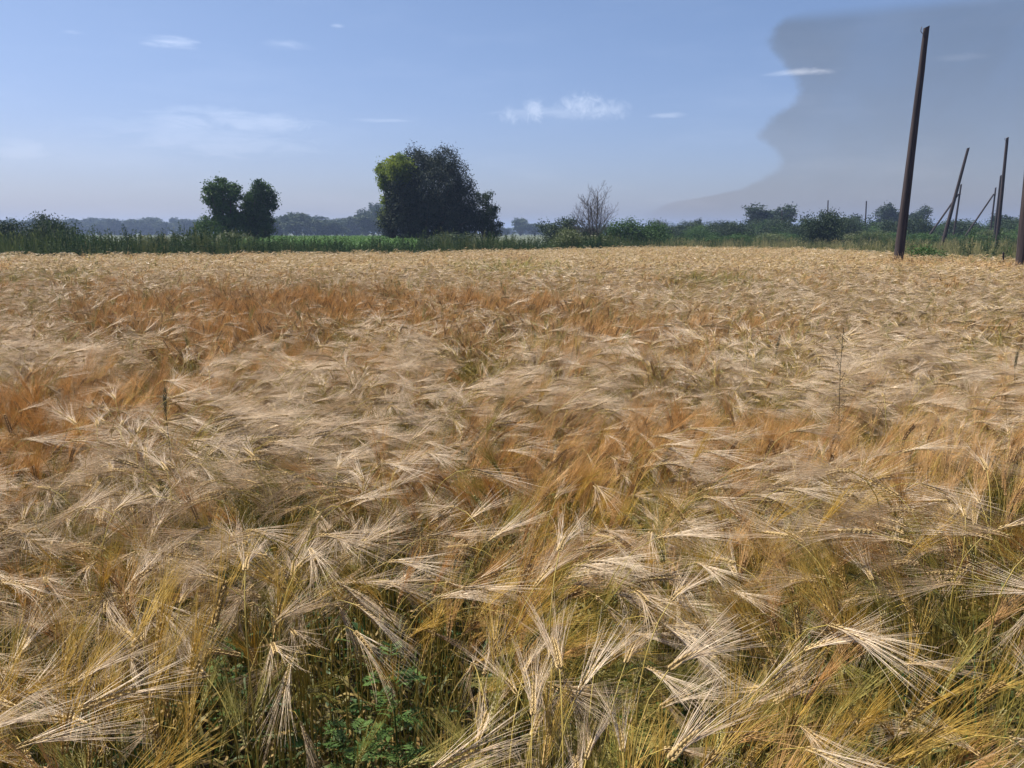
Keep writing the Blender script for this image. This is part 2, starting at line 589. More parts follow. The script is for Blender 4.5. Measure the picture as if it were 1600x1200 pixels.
# ------------------------------------------------------------------ barley
def barley(rng, kind, lod):
    """returns dict of MB parts; plant leans towards +x"""
    parts = {}
    # form
    if kind == 'pale':
        th_end = rng.uniform(R(62), R(128))
        L = rng.uniform(0.86, 0.98)
        spread = rng.uniform(2.5, 9)
    elif kind == 'gold':
        th_end = rng.uniform(R(8), R(52))
        L = rng.uniform(0.70, 0.80)
        spread = rng.uniform(6, 12)
    else:
        th_end = rng.uniform(R(5), R(80))
        L = rng.uniform(0.68, 0.84)
        spread = rng.uniform(6, 13)
    lean = rng.uniform(R(2), R(10))
    K = {0: 11, 1: 7, 2: 4}[lod]
    s = np.linspace(0, 1, 40)
    s0 = rng.uniform(0.66, 0.80) if kind == 'pale' else rng.uniform(0.6, 0.75)
    q = np.clip((s - s0) / (1 - s0), 0, 1)
    th = lean + (th_end - lean) * q ** 1.6
    ds = L / 39
    xs = np.concatenate([[0], np.cumsum(np.sin(th) * ds)[:-1]])
    zs = np.concatenate([[0], np.cumsum(np.cos(th) * ds)[:-1]])
    ys = 0.008 * np.sin(s * rng.uniform(3, 7) + rng.uniform(0, 6))
    path = np.stack([xs, ys, zs], 1)
    start = {0: 0, 1: 8, 2: 18}[lod]
    pick = np.unique(np.round(np.concatenate([np.linspace(start, 26, K // 2), np.linspace(30, 39, K - K // 2)])).astype(int))
    sp = path[pick]
    rad = np.linspace(0.0020, 0.0010, len(sp)) * (1 if lod == 0 else 1.15 if lod == 1 else 1.6)
    mb = MB()
    K3 = 4 if lod == 0 else 3
    tubes(sp[None], rad[None], K3, 0.5, mb)
    # straw colour towards the ear, green low down: an even fade along the stem
    mb.a[-1] = np.repeat(np.clip(0.05 + 0.95 * sp[:, 2] / 0.75, 0, 1) ** 1.3, K3)
    parts['stem'] = mb
    # ear
    EL = rng.uniform(0.060, 0.082)
    nn = 14
    ea = th_end + np.linspace(0, rng.uniform(R(5), R(28)), nn)
    ep = np.concatenate([[path[-1]], path[-1] + np.cumsum(np.stack([np.sin(ea), 0 * ea, np.cos(ea)], 1) * EL / (nn - 1), 0)[:-1]])
    T = norm(np.stack([np.sin(ea), 0 * ea, np.cos(ea)], 1))
    ro = rng.uniform(0, PI)
    Nn = norm(np.cross(T, np.array([0, 1.0, 0])))
    S = math.cos(ro) * np.array([0, 1.0, 0]) + math.sin(ro) * Nn
    B = np.cross(T, S)
    mb = MB()
    if lod == 0:
        i = np.arange(nn)
        for sg in (1, -1):
            C = ep + S * sg * 0.0018
            grains(C, T + S * sg * 0.42, S, 0.0135 * (1 - 0.25 * (i / nn)), 0.0046, 0.0040, rng.uniform(0, 1, nn), mb)
            C2 = ep + B * sg * 0.0016 + T * 0.003
            grains(C2[::2], (T + B * sg * 0.36)[::2], S[::2], 0.0125, 0.0042, 0.0042, rng.uniform(0.2, 0.8, len(C2[::2])), mb)
    elif lod == 1:
        i = np.arange(0, nn, 2)
        for sg in (1, -1):
            grains(ep[i] + S[i] * sg * 0.002, T[i] + S[i] * sg * 0.3, S[i], 0.018, 0.0088, 0.0082, rng.uniform(0, 1, len(i)), mb)
    else:
        rr = np.array([0.004, 0.0105, 0.0095, 0.003])
        tubes(ep[[0, 4, 9, 13]][None], rr[None], 4, 0.5, mb)
    parts['ear'] = mb
    # awns
    na = {0: 33, 1: 12, 2: 6}[lod]
    aw_len = rng.uniform(0.11, 0.156) * (1 if lod == 0 else 0.82)
    k = np.clip((np.linspace(0, nn - 1, na) + rng.uniform(-.5, .5, na)), 0, nn - 1).astype(int)
    sg = np.where(np.arange(na) % 2 == 0, 1.0, -1.0)
    a1 = np.radians(np.abs(rng.normal(spread, 5, na)) + 2)
    a2 = np.radians(rng.normal(0, spread * 0.62, na))
    D = norm(T[k] + S[k] * (sg * np.tan(a1))[:, None] + B[k] * np.tan(a2)[:, None])
    base = ep[k] + S[k] * (sg * 0.0035)[:, None] + T[k] * 0.006
    ln = aw_len * rng.uniform(0.82, 1.1, na) + (nn - 1 - k) / nn * EL * 0.45
    ks = 5 if lod == 0 else 3 if lod == 1 else 2
    u = np.linspace(0, 1, ks)
    curl = rng.normal(0, 0.10, (na, 3)) + np.array([0, 0, -0.05]) + S[k] * (sg * 0.05)[:, None]
    P = base[:, None, :] + D[:, None, :] * (ln[:, None] * u)[:, :, None] + curl[:, None, :] * (ln[:, None] * u ** 2)[:, :, None] * 0.6
    r0 = {0: 0.00047, 1: 0.00105, 2: 0.0019}[lod]
    W = r0 * (1.0 - 0.72 * u ** 1.3)[None, :] * rng.uniform(0.8, 1.2, na)[:, None]
    mb = MB()
    tt = np.clip(rng.normal(0.5, 0.28, na), 0, 1)
    if lod < 2:
        tubes(P, W, 3, tt, mb)
    else:
        ribbons(P, W, norm(rng.normal(size=(na, 3))), tt, mb)
    parts['awns'] = mb
    # leaves
    nl = {0: 3, 1: 2, 2: 0}[lod]
    if nl:
        mb = MB()
        KK = 6 if lod == 0 else 4
        u = np.linspace(0, 1, KK)
        P, Wd, Sd, tt = [], [], [], []
        for j in range(nl):
            h = rng.uniform(0.15, 0.62)
            b = path[int(39 * h)]
            phi = rng.uniform(0, 2 * PI)
            ln = rng.uniform(0.12, 0.24)
            up = rng.uniform(0.2, 1.1)
            hd = np.array([math.cos(phi), math.sin(phi), 0])
            pts = b + hd * (u * ln * 0.8)[:, None] + np.array([0, 0, 1]) * (up * u - 1.25 * u ** 2)[:, None] * ln
            P.append(pts)
            w = 0.0046 * np.sin(PI * (0.12 + 0.88 * u) ** 0.7) + 0.0004
            Wd.append(w)
            sd0 = np.array([-math.sin(phi), math.cos(phi), 0])
            tw = rng.uniform(-1.5, 1.5) * u
            Sd.append(norm(sd0 * np.cos(tw)[:, None] + np.array([0, 0, 1]) * np.sin(tw)[:, None]))
            tt.append(rng.uniform(0, 1))
        ribbons(np.array(P), np.array(Wd), np.array(Sd), np.array(tt), mb)
        parts['leaf'] = mb
        parts['single'] = []
        for j in range(nl):
            m1 = MB()
            ribbons(np.array(P[j:j + 1]), np.array(Wd[j:j + 1]), np.array(Sd[j:j + 1]), np.array(tt[j:j + 1]), m1)
            parts['single'].append(m1)
    return parts, th_end


def joined(parts, kind, name):
    if kind == 'gold' and name != 'barley':
        kind = 'rust'
    mb = MB()
    order = ['stem', 'ear', 'awns', 'leaf']
    for i, p in enumerate(order):
        if p in parts:
            mb.merge(parts[p], None, i)
    return mb.mesh(name, [M['stem'], M['ear_' + kind], M['awn_' + kind], M['blade']])


KINDS = ['pale', 'gold', 'green']
NVAR = {'pale': 10, 'gold': 6, 'green': 5}
NRUST = 5
rng0 = np.random.default_rng(77)
LOD = {0: [], 1: [], 2: []}        # lists of (kind, mesh)
NEAR_PARTS = []                    # lod 0 part meshes
for kind in KINDS:
    for v in range(NVAR[kind]):
        p, th = barley(rng0, kind, 0)
        LOD[0].append((kind, joined(p, kind, 'barley')))
        NEAR_PARTS.append((kind, th, {
            'stem': p['stem'].mesh('stem', M['stem']),
            'ear': p['ear'].mesh('ear', M['ear_' + kind]),
            'awns': p['awns'].mesh('awns', M['awn_' + kind]),
            'leaf': [q.mesh('leaf', M['blade']) for q in p['single']]}))
    for v in range(NVAR[kind]):
        p, th = barley(rng0, kind, 1)
        LOD[1].append((kind, joined(p, kind, 'barley_mid')))
    # far: small tufts of seven plants
    for v in range(4):
        mb = MB()
        phi0 = rng0.uniform(-0.4, 0.4)
        for j in range(7):
            p, th = barley(rng0, kind, 2)
            q = MB()
            for i, nm in enumerate(['stem', 'ear', 'awns']):
                q.merge(p[nm], None, i)
            from mathutils import Matrix
            Mx = Matrix.Translation((rng0.uniform(-.10, .10), rng0.uniform(-.10, .10), rng0.uniform(-.14, .05))) @ Matrix.Rotation(phi0 + rng0.normal(0, 0.7), 4, 'Z')
            mb.merge(q, Mx, keep=True)
        kc = 'rust' if kind == 'gold' else kind
        LOD[2].append((kind, mb.mesh('barley_far', [M['stem'], M['ear_' + kc], M['awn_' + kc]])))


for v in range(NRUST):
    p, th = barley(rng0, 'gold', 0)
    LOD[0].append(('rust', joined(p, 'rust', 'barley')))
    NEAR_PARTS.append(('rust', th, {
        'stem': p['stem'].mesh('stem', M['stem']),
        'ear': p['ear'].mesh('ear', M['ear_rust']),
        'awns': p['awns'].mesh('awns', M['awn_rust']),
        'leaf': [q.mesh('leaf', M['blade']) for q in p['single']]}))


def instancer(name, meshes, pos, rot, scl, idx, label, cat, group=None):
    """one stuff object: points with a mesh instanced on each"""
    pc = bpy.data.collections.new(name + '_kinds')
    for i, me in enumerate(meshes):
        o = bpy.data.objects.new('%s_kind_%03d' % (name, i), me)
        pc.objects.link(o)
    me = bpy.data.meshes.new(name)
    n = len(pos)
    me.vertices.add(n)
    me.vertices.foreach_set('co', np.asarray(pos, np.float32).ravel())
    a = me.attributes.new('rot', 'FLOAT_VECTOR', 'POINT')
    a.data.foreach_set('vector', np.asarray(rot, np.float32).ravel())
    a = me.attributes.new('scl', 'FLOAT_VECTOR', 'POINT')
    s = np.asarray(scl, np.float32)
    if s.ndim == 1:
        s = np.repeat(s[:, None], 3, 1)
    a.data.foreach_set('vector', s.ravel())
    a = me.attributes.new('idx', 'INT', 'POINT')
    a.data.foreach_set('value', np.asarray(idx, np.int32))
    o = bpy.data.objects.new(name, me)
    COL.objects.link(o)
    tag(o, label, cat, group, 'stuff')
    g = bpy.data.node_groups.new(name, 'GeometryNodeTree')
    g.interface.new_socket('Geometry', in_out='INPUT', socket_type='NodeSocketGeometry')
    g.interface.new_socket('Geometry', in_out='OUTPUT', socket_type='NodeSocketGeometry')
    t = NT(g)
    gi = t.new('NodeGroupInput')
    go = t.new('NodeGroupOutput')
    ci = t.new('GeometryNodeCollectionInfo')
    ci.inputs['Collection'].default_value = pc
    ci.inputs['Separate Children'].default_value = True
    ci.inputs['Reset Children'].default_value = True
    ip = t.new('GeometryNodeInstanceOnPoints')
    ip.inputs['Pick Instance'].default_value = True

    def named(nm, ty):
        nd = t.new('GeometryNodeInputNamedAttribute', data_type=ty)
        nd.inputs['Name'].default_value = nm
        return nd.outputs['Attribute']
    t.link(gi.outputs[0], ip.inputs['Points'])
    t.link(ci.outputs[0], ip.inputs['Instance'])
    t.link(named('idx', 'INT'), ip.inputs['Instance Index'])
    e2r = t.new('FunctionNodeEulerToRotation')
    t.link(named('rot', 'FLOAT_VECTOR'), e2r.inputs[0])
    t.link(e2r.outputs[0], ip.inputs['Rotation'])
    t.link(named('scl', 'FLOAT_VECTOR'), ip.inputs['Scale'])
    t.link(ip.outputs[0], go.inputs[0])
    md = o.modifiers.new('scatter', 'NODES')
    md.node_group = g
    return o


# ------------------------------------------------------------------ ground
def build_ground():
    mb = MB()
    S = 2600
    xs = np.array([-S, -800, -200, -60, -20, 0, 20, 60, 200, 800, S], float)
    ysv = np.array([-60, -10, 0, 10, 25, 45, 80, 160, 400, 1000, S], float)
    X, Y = np.meshgrid(xs, ysv)
    V = np.stack([X.ravel(), Y.ravel(), np.zeros(X.size)], 1)
    n = len(xs)
    idx = np.arange(len(V)).reshape(len(ysv), n)
    F = np.stack([idx[:-1, :-1], idx[:-1, 1:], idx[1:, 1:], idx[1:, :-1]], -1).reshape(-1, 4)
    mb.add(V, F)
    tag(link('ground', mb.mesh('ground', M['ground'])), kind='structure')


build_ground()

# far edge of the stand as depth over x (picture column -> depth)
EDGE_PX = [(-500, 403), (0, 398), (350, 397), (640, 394), (760, 391), (900, 388), (1000, 386), (1200, 387), (1300, 389), (1390, 396),
           (1480, 399), (1590, 404), (2000, 412)]
_e = np.array([[at_height(a, b, ZC).x / at_height(a, b, ZC).y, at_height(a, b, ZC).y] for a, b in EDGE_PX])


def edge_y(x, y):
    return np.interp(x / np.maximum(y, 0.1), _e[:, 0], _e[:, 1])


def choose(x, y, rng):
    """kind per plant"""
    n = len(x)
    g = patch_sum(GOLD, x, y)
    e = patch_sum(GREEN, x, y)
    p = patch_sum(PALE, x, y)
    near = np.clip((3.2 - y) / 2.4, 0, 1)
    wp = 0.50 + 0.28 * F_tone(x, y) + 0.9 * p - 1.0 * g - 0.45 * e
    wg = 0.27 - 0.30 * F_tone(x, y) + 0.18 * F_tone_big(x, y) + 2.0 * g - 0.45 * p
    we = 0.02 + 0.07 * F_green(x, y) + 1.3 * e + 0.26 * near
    W = np.clip(np.stack([wp, wg, we], 1), 0.02, None)
    W /= W.sum(1, keepdims=True)
    u = rng.uniform(size=n)
    c = np.cumsum(W, 1)
    return (u[:, None] > c[:, :2]).sum(1)


def bend_dir(x, y, rng, loose=0.52):
    """which way the plants lean: locally coherent, on the whole sideways"""
    a = F_dir(x, y) * 1.1 + F_dir2(x, y) * 0.7 + rng.normal(0, loose, len(x))
    flip = (F_dir(x + 37.0, y - 11.0) + rng.normal(0, 0.28, len(x)) > 0.3).astype(float) * PI
    return a * 0.8 + flip - 0.2


def scatter_field(y0, y1, dens, half, rng, ymin_cut=True):
    """points of the stand between depths y0 and y1 within tan(half) of the axis"""
    k = math.tan(half)
    w = y1 * k + 1.2
    n = int(dens * (y1 - y0) * 2 * w)
    x = rng.uniform(-w, w, n)
    y = rng.uniform(y0, y1, n)
    keep = np.abs(x) < y * k + 1.2
    x, y = x[keep], y[keep]
    keep = y < edge_y(x, y) + rng.uniform(-0.6, 0.6, len(x))
    return x[keep], y[keep]


rngf = np.random.default_rng(2024)
# near stand
x, y = scatter_field(0.55, 5.2, 450, R(38), rngf)
thin = F_dens(x, y)
gap = patch_sum([patch_px(930, 1040, 90, 60), patch_px(640, 1100, 80, 50), patch_px(1500, 1130, 60, 50), patch_px(330, 920, 60, 30)], x, y)
keep = rngf.uniform(size=len(x)) < np.clip(0.80 + 0.25 * thin - 0.55 * gap, 0.3, 1)
x, y = x[keep], y[keep]
# the weeds have crowded the barley out just around and in front of them
for wx_, wy_, wz_, wr_ in ((612, 1036, 0.70, 0.10), (1006, 1046, 0.62, 0.08), (560, 1140, 0.58, 0.07), (1575, 1120, 0.78, 0.12)):
    c_ = at_height(wx_, wy_, wz_)
    near_ = (np.abs(x - c_.x * y / c_.y) < wr_) & (y < c_.y + 0.08) & (y > c_.y - 0.62)
    keep = ~(near_ & (rngf.uniform(size=len(x)) < 0.8))
    x, y = x[keep], y[keep]
kk = choose(x, y, rngf)
off = np.array([0, NVAR['pale'], NVAR['pale'] + NVAR['gold']])
nv = np.array([NVAR[k] for k in KINDS])
var = off[kk] + (rngf.uniform(size=len(x)) * nv[kk]).astype(int)
rusty = (kk == 1) & (rngf.uniform(size=len(x)) < np.clip((y - 1.2) / 1.8, 0.1, 0.92))
var[rusty] = sum(NVAR.values()) + rngf.integers(0, NRUST, rusty.sum())
ang = bend_dir(x, y, rngf)
scl = 0.93 + 0.06 * F_height(x, y) + rngf.normal(0, 0.065, len(x))
scl = np.clip(scl, 0.62, 1.10)
tilt = rngf.normal(0, 0.05, (len(x), 2))
rot = np.stack([tilt[:, 0], tilt[:, 1], ang], 1)
pos = np.stack([x, y, np.zeros(len(x))], 1)
# the 300 that show largest
th_all = np.array([t for _, t, _ in NEAR_PARTS])[var]
head = 0.17
hx = x + np.cos(ang) * head * np.sin(th_all)
hy = y + np.sin(ang) * head * np.sin(th_all)
hz = 0.80 * scl
u, v, f = to_pix(hx, hy, hz)
inview = (u > 10) & (u < 1590) & (v < 1190) & (v > 380) & (f > 0.5)
score = np.where(inview, f, 1e9)
big = np.argsort(score)[:300]
isbig = np.zeros(len(x), bool)
isbig[big] = True

cols_words = ['at the left edge', 'far left', 'well left', 'left of the middle', 'just left of centre', 'at the centre',
              'just right of centre', 'right of the middle', 'well right', 'far right', 'at the right edge']
tone_words = {'pale': 'pale barley', 'gold': 'golden barley', 'green': 'greenish barley', 'rust': 'tan brown barley'}
used = {}
info = []
for i in big:
    kind = NEAR_PARTS[var[i]][0]
    th = th_all[i]
    form = 'upright' if th < R(35) else 'leaning' if th < R(75) else 'bowed over' if th < R(105) else 'nodding'
    c, s_ = math.cos(ang[i]), math.sin(ang[i])
    if form == 'upright':
        way = ''
    else:
        way = ' right' if c > 0.6 else ' left' if c < -0.6 else ' away' if s_ > 0 else ' forward'
    cw = cols_words[min(10, int(u[i] / 1600 * 11))]
    rw = 'bottom edge' if v[i] > 1120 else 'just above bottom' if v[i] > 1050 else 'lower foreground' if v[i] > 980 else 'mid foreground' if v[i] > 910 else 'upper foreground'
    lab = '%s %s%s, %s, %s' % (tone_words[kind], form, way, cw, rw)
    info.append((i, kind, lab))
    used.setdefault(lab, []).append(i)
final_label = {}
for lab, ids in used.items():
    if len(ids) == 1:
        final_label[ids[0]] = lab
    elif len(ids) == 2:
        a, b = sorted(ids, key=lambda q: f[q])
        final_label[a] = lab + ', nearer of two'
        final_label[b] = lab + ', farther of two'
    else:
        s3 = sorted(ids, key=lambda q: u[q])
        for q in s3:
            final_label[q] = lab
        final_label[s3[0]] = lab + ', leftmost'
        final_label[s3[-1]] = lab + ', rightmost'
for i, kind, lab in info:
    root = empty('barley_plant', (x[i], y[i], 0), tuple(rot[i]), float(scl[i]))
    tag(root, final_label[i], 'barley', 'ripening barley plants in the foreground')
    P = NEAR_PARTS[var[i]][2]
    link('stem', P['stem'], root)
    e = link('ear', P['ear'], root)
    link('awns', P['awns'], e)
    for q in P['leaf']:
        link('leaf', q, root)

ns = ~isbig
instancer('barley_stand', [m for _, m in LOD[0]], pos[ns], rot[ns], scl[ns], var[ns],
          'ripening bearded barley filling the near field', 'barley field')
# middle stand
x, y = scatter_field(5.2, 19, 260, R(37), rngf)
keep = rngf.uniform(size=len(x)) > (y - 11) / 8
x, y = x[keep], y[keep]
kk = choose(x, y, rngf)
var = off[kk] + (rngf.uniform(size=len(x)) * nv[kk]).astype(int)
scl = np.clip(0.93 + 0.07 * F_height(x, y) + rngf.normal(0, 0.065, len(x)), 0.6, 1.12)
rot = np.stack([rngf.normal(0, 0.05, len(x)), rngf.normal(0, 0.05, len(x)), bend_dir(x, y, rngf, 0.72)], 1)
instancer('barley_stand_middle', [m for _, m in LOD[1]], np.stack([x, y, 0 * x], 1), rot, scl, var,
          'bearded barley in the middle of the field', 'barley field')
# far stand
x, y = scatter_field(11, 46, 34, R(37), rngf)
keep = rngf.uniform(size=len(x)) < (y - 11) / 8
x, y = x[keep], y[keep]
kk = choose(x, y, rngf)
var = kk * 4 + rngf.integers(0, 4, len(x))
scl = np.clip(0.93 + 0.06 * F_height(x, y) + rngf.normal(0, 0.06, len(x)), 0.6, 1.1)
rot = np.stack([0 * x, 0 * x, bend_dir(x, y, rngf, 0.8)], 1)
instancer('barley_stand_far', [m for _, m in LOD[2]], np.stack([x, y, 0 * x], 1), rot, scl, var,
          'tan bearded barley reaching to the weedy field edge', 'barley field')


# ------------------------------------------------------------------ low green weeds among the near stems
def small_weed(rng, n=26, h=0.4):
    mb = MB()
    k = 4
    P = []
    for j in range(3):
        t = np.linspace(0, 1, k)
        a = rng.uniform(0, 2 * PI)
        P.append(np.stack([np.cos(a) * 0.06 * t, np.sin(a) * 0.06 * t, h * t * rng.uniform(.7, 1)], 1))
    tubes(np.array(P), 0.0016, 3, 0.4, mb)
    c = np.array([P[rng.integers(3)][rng.integers(1, k)] for _ in range(n)])
    D = rng.normal(size=(n, 3)) * np.array([1, 1, 0.35]) + np.array([0, 0, 0.15])
    L = rng.uniform(0.03, 0.07, n)
    leaves(c + norm(D) * L[:, None] * .5, D, L, L * 0.36, rng.uniform(0, 1, n), mb, 0, rng)
    return mb.mesh('small_weed', M['weed_green'])


rngw = np.random.default_rng(5)
x, y = scatter_field(0.7, 4.5, 26, R(38), rngw)
instancer('undergrowth', [small_weed(rngw, 26, h) for h in (0.35, 0.45, 0.55)], np.stack([x, y, 0 * x], 1),
          np.stack([0 * x, 0 * x, rngw.uniform(0, 6.28, len(x))], 1), rngw.uniform(0.6, 1.1, len(x)), rngw.integers(0, 3, len(x)),
          'low green weeds growing between the barley stems', 'weeds')


def feather_weed(px, py, z, size, label):
    """ragweed-like plant with twice-cut leaves"""
    rng = np.random.default_rng(int(px))
    p = at_height(px, py, z)
    root = empty('feathery_weed', (p.x, p.y, 0), (0, 0, rng.uniform(0, 6)))
    tag(root, label, 'weed', 'feathery green weeds among the barley')
    H = z
    st = MB()
    t = np.linspace(0, 1, 6)
    tubes(np.stack([0.02 * np.sin(t * 3), 0.01 * t, H * t], 1)[None], np.linspace(0.003, 0.0015, 6)[None], 5, 0.5, st)
    link('stem', st.mesh('stem', M['weed_green']), root)
    nleaf = 17
    for j in range(nleaf):
        mb = MB()
        h = H * (0.45 + 0.55 * (j + 1) / nleaf)
        phi = j * 2.4 + rng.uniform(-.3, .3)
        ln = size * rng.uniform(0.7, 1.1) * (1 - 0.35 * (j / nleaf))
        up = 0.55 + 0.5 * j / nleaf
        u_ = np.linspace(0, 1, 8)
        hd = np.array([math.cos(phi), math.sin(phi), 0])
        sd_ = np.array([-math.sin(phi), math.cos(phi), 0])
        mid = np.array([0.02 * math.sin(3 * h / H), 0.01 * h / H, h]) + hd * (u_ * ln)[:, None] + np.array([0, 0, 1]) * ((up * u_ - 0.8 * u_ ** 2) * ln)[:, None]
        tubes(mid[None], np.linspace(0.0011, 0.0005, 8)[None], 3, 0.5, mb)
        C, D, L = [], [], []
        for q in range(2, 8):
            for sg in (1, -1):
                Lq = ln * 0.42 * math.sin(PI * (0.18 + 0.75 * q / 8)) + 0.004
                d = hd * 0.6 + sd_ * sg + np.array([0, 0, rng.uniform(-.1, .3)])
                d = d / np.linalg.norm(d)
                C.append(mid[q] + d * Lq * .5); D.append(d); L.append(Lq)
                for r_ in (0.45, 0.75):
                    for s2 in (1, -1):
                        d2 = d + s2 * hd * 0.8
                        d2 /= np.linalg.norm(d2)
                        C.append(mid[q] + d * Lq * r_ + d2 * Lq * .2); D.append(d2); L.append(Lq * .42)
        C.append(mid[-1] + hd * ln * .06); D.append(hd); L.append(ln * .14)
        C, D, L = np.array(C), np.array(D), np.array(L)
        Sn = norm(np.cross(D, np.array([0, 0, 1.0])))
        W = np.maximum(L * 0.26, 0.003)[:, None]
        V = np.stack([C - D * L[:, None] * .5, C + Sn * W * .5, C + D * L[:, None] * .5, C - Sn * W * .5], 1).reshape(-1, 3)
        i4 = np.arange(len(C))[:, None] * 4
        mb.add(V, i4 + np.array([0, 1, 2, 3]), np.repeat(rng.uniform(0, 1, len(C)), 4))
        link('leaf', mb.mesh('leaf', M['fern_green']), root)


feather_weed(612, 1042, 0.70, 0.10, 'feathery green weed in the gap at the bottom, left of centre')
feather_weed(1006, 1046, 0.62, 0.10, 'feathery green weed in a dark gap, right of centre near the bottom')
feather_weed(560, 1140, 0.58, 0.10, 'small feathery green weed at the bottom edge, lower left of the larger one')
feather_weed(330, 972, 0.62, 0.07, 'tiny feathery weed between stems on the left')


def grass_clump(px, py, z, label, nb=46):
    rng = np.random.default_rng(int(px) + 1)
    p = at_height(px, py, z)
    root = empty('grass_clump', (p.x, p.y, 0))
    tag(root, label, 'grass', None)
    K = 6
    t = np.linspace(0, 1, K)
    for q in range(6):
        mb = MB()
        n = nb // 6
        phi = rng.uniform(0, 2 * PI, n)
        L = rng.uniform(0.5, 0.95, n) * z * 1.15
        hd = np.stack([np.cos(phi), np.sin(phi), 0 * phi], 1)
        out = rng.uniform(0.05, 0.45, n)
        P = hd[:, None, :] * ((0.02 + out[:, None] * L[:, None] * t ** 2))[:, :, None] + np.array([0, 0, 1]) * (L[:, None] * t)[:, :, None]
        W = 0.0035 * (1 - t ** 2)[None] + 0.0003
        ribbons(P, np.repeat(W, n, 0), np.stack([-np.sin(phi), np.cos(phi), 0 * phi], 1), rng.uniform(0, 1, n), mb)
        link('blade_tuft', mb.mesh('blade_tuft', M['fern_green' if q % 2 else 'weed_green']), root)


grass_clump(1575, 1120, 0.78, 'bright green grass clump in the bottom right corner', 60)
grass_clump(250, 1060, 0.72, 'green broad bladed grass clump in the lower left foreground', 20)


def tall_weed(px, py0, py1, D, label, lean=0.02, heads=14):
    rng = np.random.default_rng(int(px) + 9)
    top = at_depth(px, py1, D)
    H = top.z
    root = empty('weed_stalk', (top.x, D, 0))
    tag(root, label, 'weed', None)
    t = np.linspace(0, 1, 9)
    sx = lean * np.sin(t * 5) - lean * math.sin(5)
    mb = MB()
    path = np.stack([sx, 0 * t, H * t], 1)
    tubes(path[None], np.linspace(0.0024, 0.0010, 9)[None], 5, 0.4, mb)
    link('stem', mb.mesh('stem', M['dry_stalk']), root)
    for j in range(heads):
        h = 0.55 + 0.45 * j / heads
        b = np.array([np.interp(h, t, sx), 0, H * h])
        phi = rng.uniform(0, 2 * PI)
        ln = rng.uniform(0.03, 0.09) * (1.2 - h * 0.6)
        d = np.array([math.cos(phi), math.sin(phi), rng.uniform(0.7, 1.6)])
        d /= np.linalg.norm(d)
        mb = MB()
        u_ = np.linspace(0, 1, 4)
        P = b + d * (u_ * ln)[:, None]
        tubes(P[None], 0.0009, 3, 0.4, mb)
        C = P[2:].repeat(3, 0) + rng.normal(0, 0.006, (6, 3))
        grains(C, rng.normal(size=(6, 3)) + np.array([0, 0, 1]), rng.normal(size=(6, 3)), 0.008, 0.004, 0.004, 0.6, mb)
        link('side_branch', mb.mesh('side_branch', M['dry_stalk']), root)


tall_weed(1318, 660, 512, 3.1, 'tall thin weed stalk standing above the barley right of the middle', 0.02, 16)
tall_weed(1168, 580, 535, 4.5, 'short thin weed stalk poking out near a pale patch', 0.01, 6)


def spike_grass(px, py1, D, thick, hl, tiltx, label, mat='dark_spike'):
    """upright dark seed spike on a stem"""
    top = at_depth(px, py1, D)
    H = top.z
    root = empty('grass_spike', (top.x - H * math.tan(tiltx), D, 0), (0, tiltx, 0))
    tag(root, label, 'grass spike', 'dark seed spikes above the barley')
    Hs = H / math.cos(tiltx)
    mb = MB()
    t = np.linspace(0, 1, 6)
    tubes(np.stack([0 * t, 0 * t, (Hs - hl) * t], 1)[None], np.linspace(0.003, 0.002, 6)[None], 5, 0.3, mb)
    link('stem', mb.mesh('stem', M[mat]), root)
    rng = np.random.default_rng(int(px))
    mb = MB()
    n = 48
    a = np.arange(n) * 2.4
    z = Hs - hl + hl * np.arange(n) / n
    rad = np.stack([np.cos(a), np.sin(a), 0 * a], 1)
    q_ = np.arange(n) / n
    tp = np.sin(PI * (0.12 + 0.80 * q_)) ** 0.6
    C = rad * (thick * 0.16 * tp)[:, None] + np.stack([0.012 * q_ ** 2, 0 * a, z], 1)
    grains(C, rad * 0.38 + np.array([0, 0, 1]), np.cross(rad, np.array([0, 0, 1.0])), hl * 0.14 * tp, thick * 0.36 * tp, thick * 0.3 * tp, rng.uniform(0, 1, n), mb)
    bd = norm(rad * 0.3 + rng.normal(0, 0.1, (n, 3)) + np.array([0, 0, 1]))
    u_ = np.linspace(0, 1, 3)
    tubes(C[:, None, :] + bd[:, None, :] * (u_ * 0.045)[None, :, None], np.linspace(0.0005, 0.0001, 3)[None], 3, 0.3, mb)
    link('seed_head', mb.mesh('seed_head', M[mat]), root)


spike_grass(254, 606, 3.1, 0.015, 0.12, R(-2), 'dark green seed spike standing upright in the pale patch on the left')
spike_grass(1216, 524, 4.6, 0.014, 0.13, R(3), 'dark seed spike standing upright right of the middle, above a green hollow')
spike_grass(1588, 548, 4.4, 0.013, 0.11, R(-3), 'dark brown seed spike close to the right edge of the field')


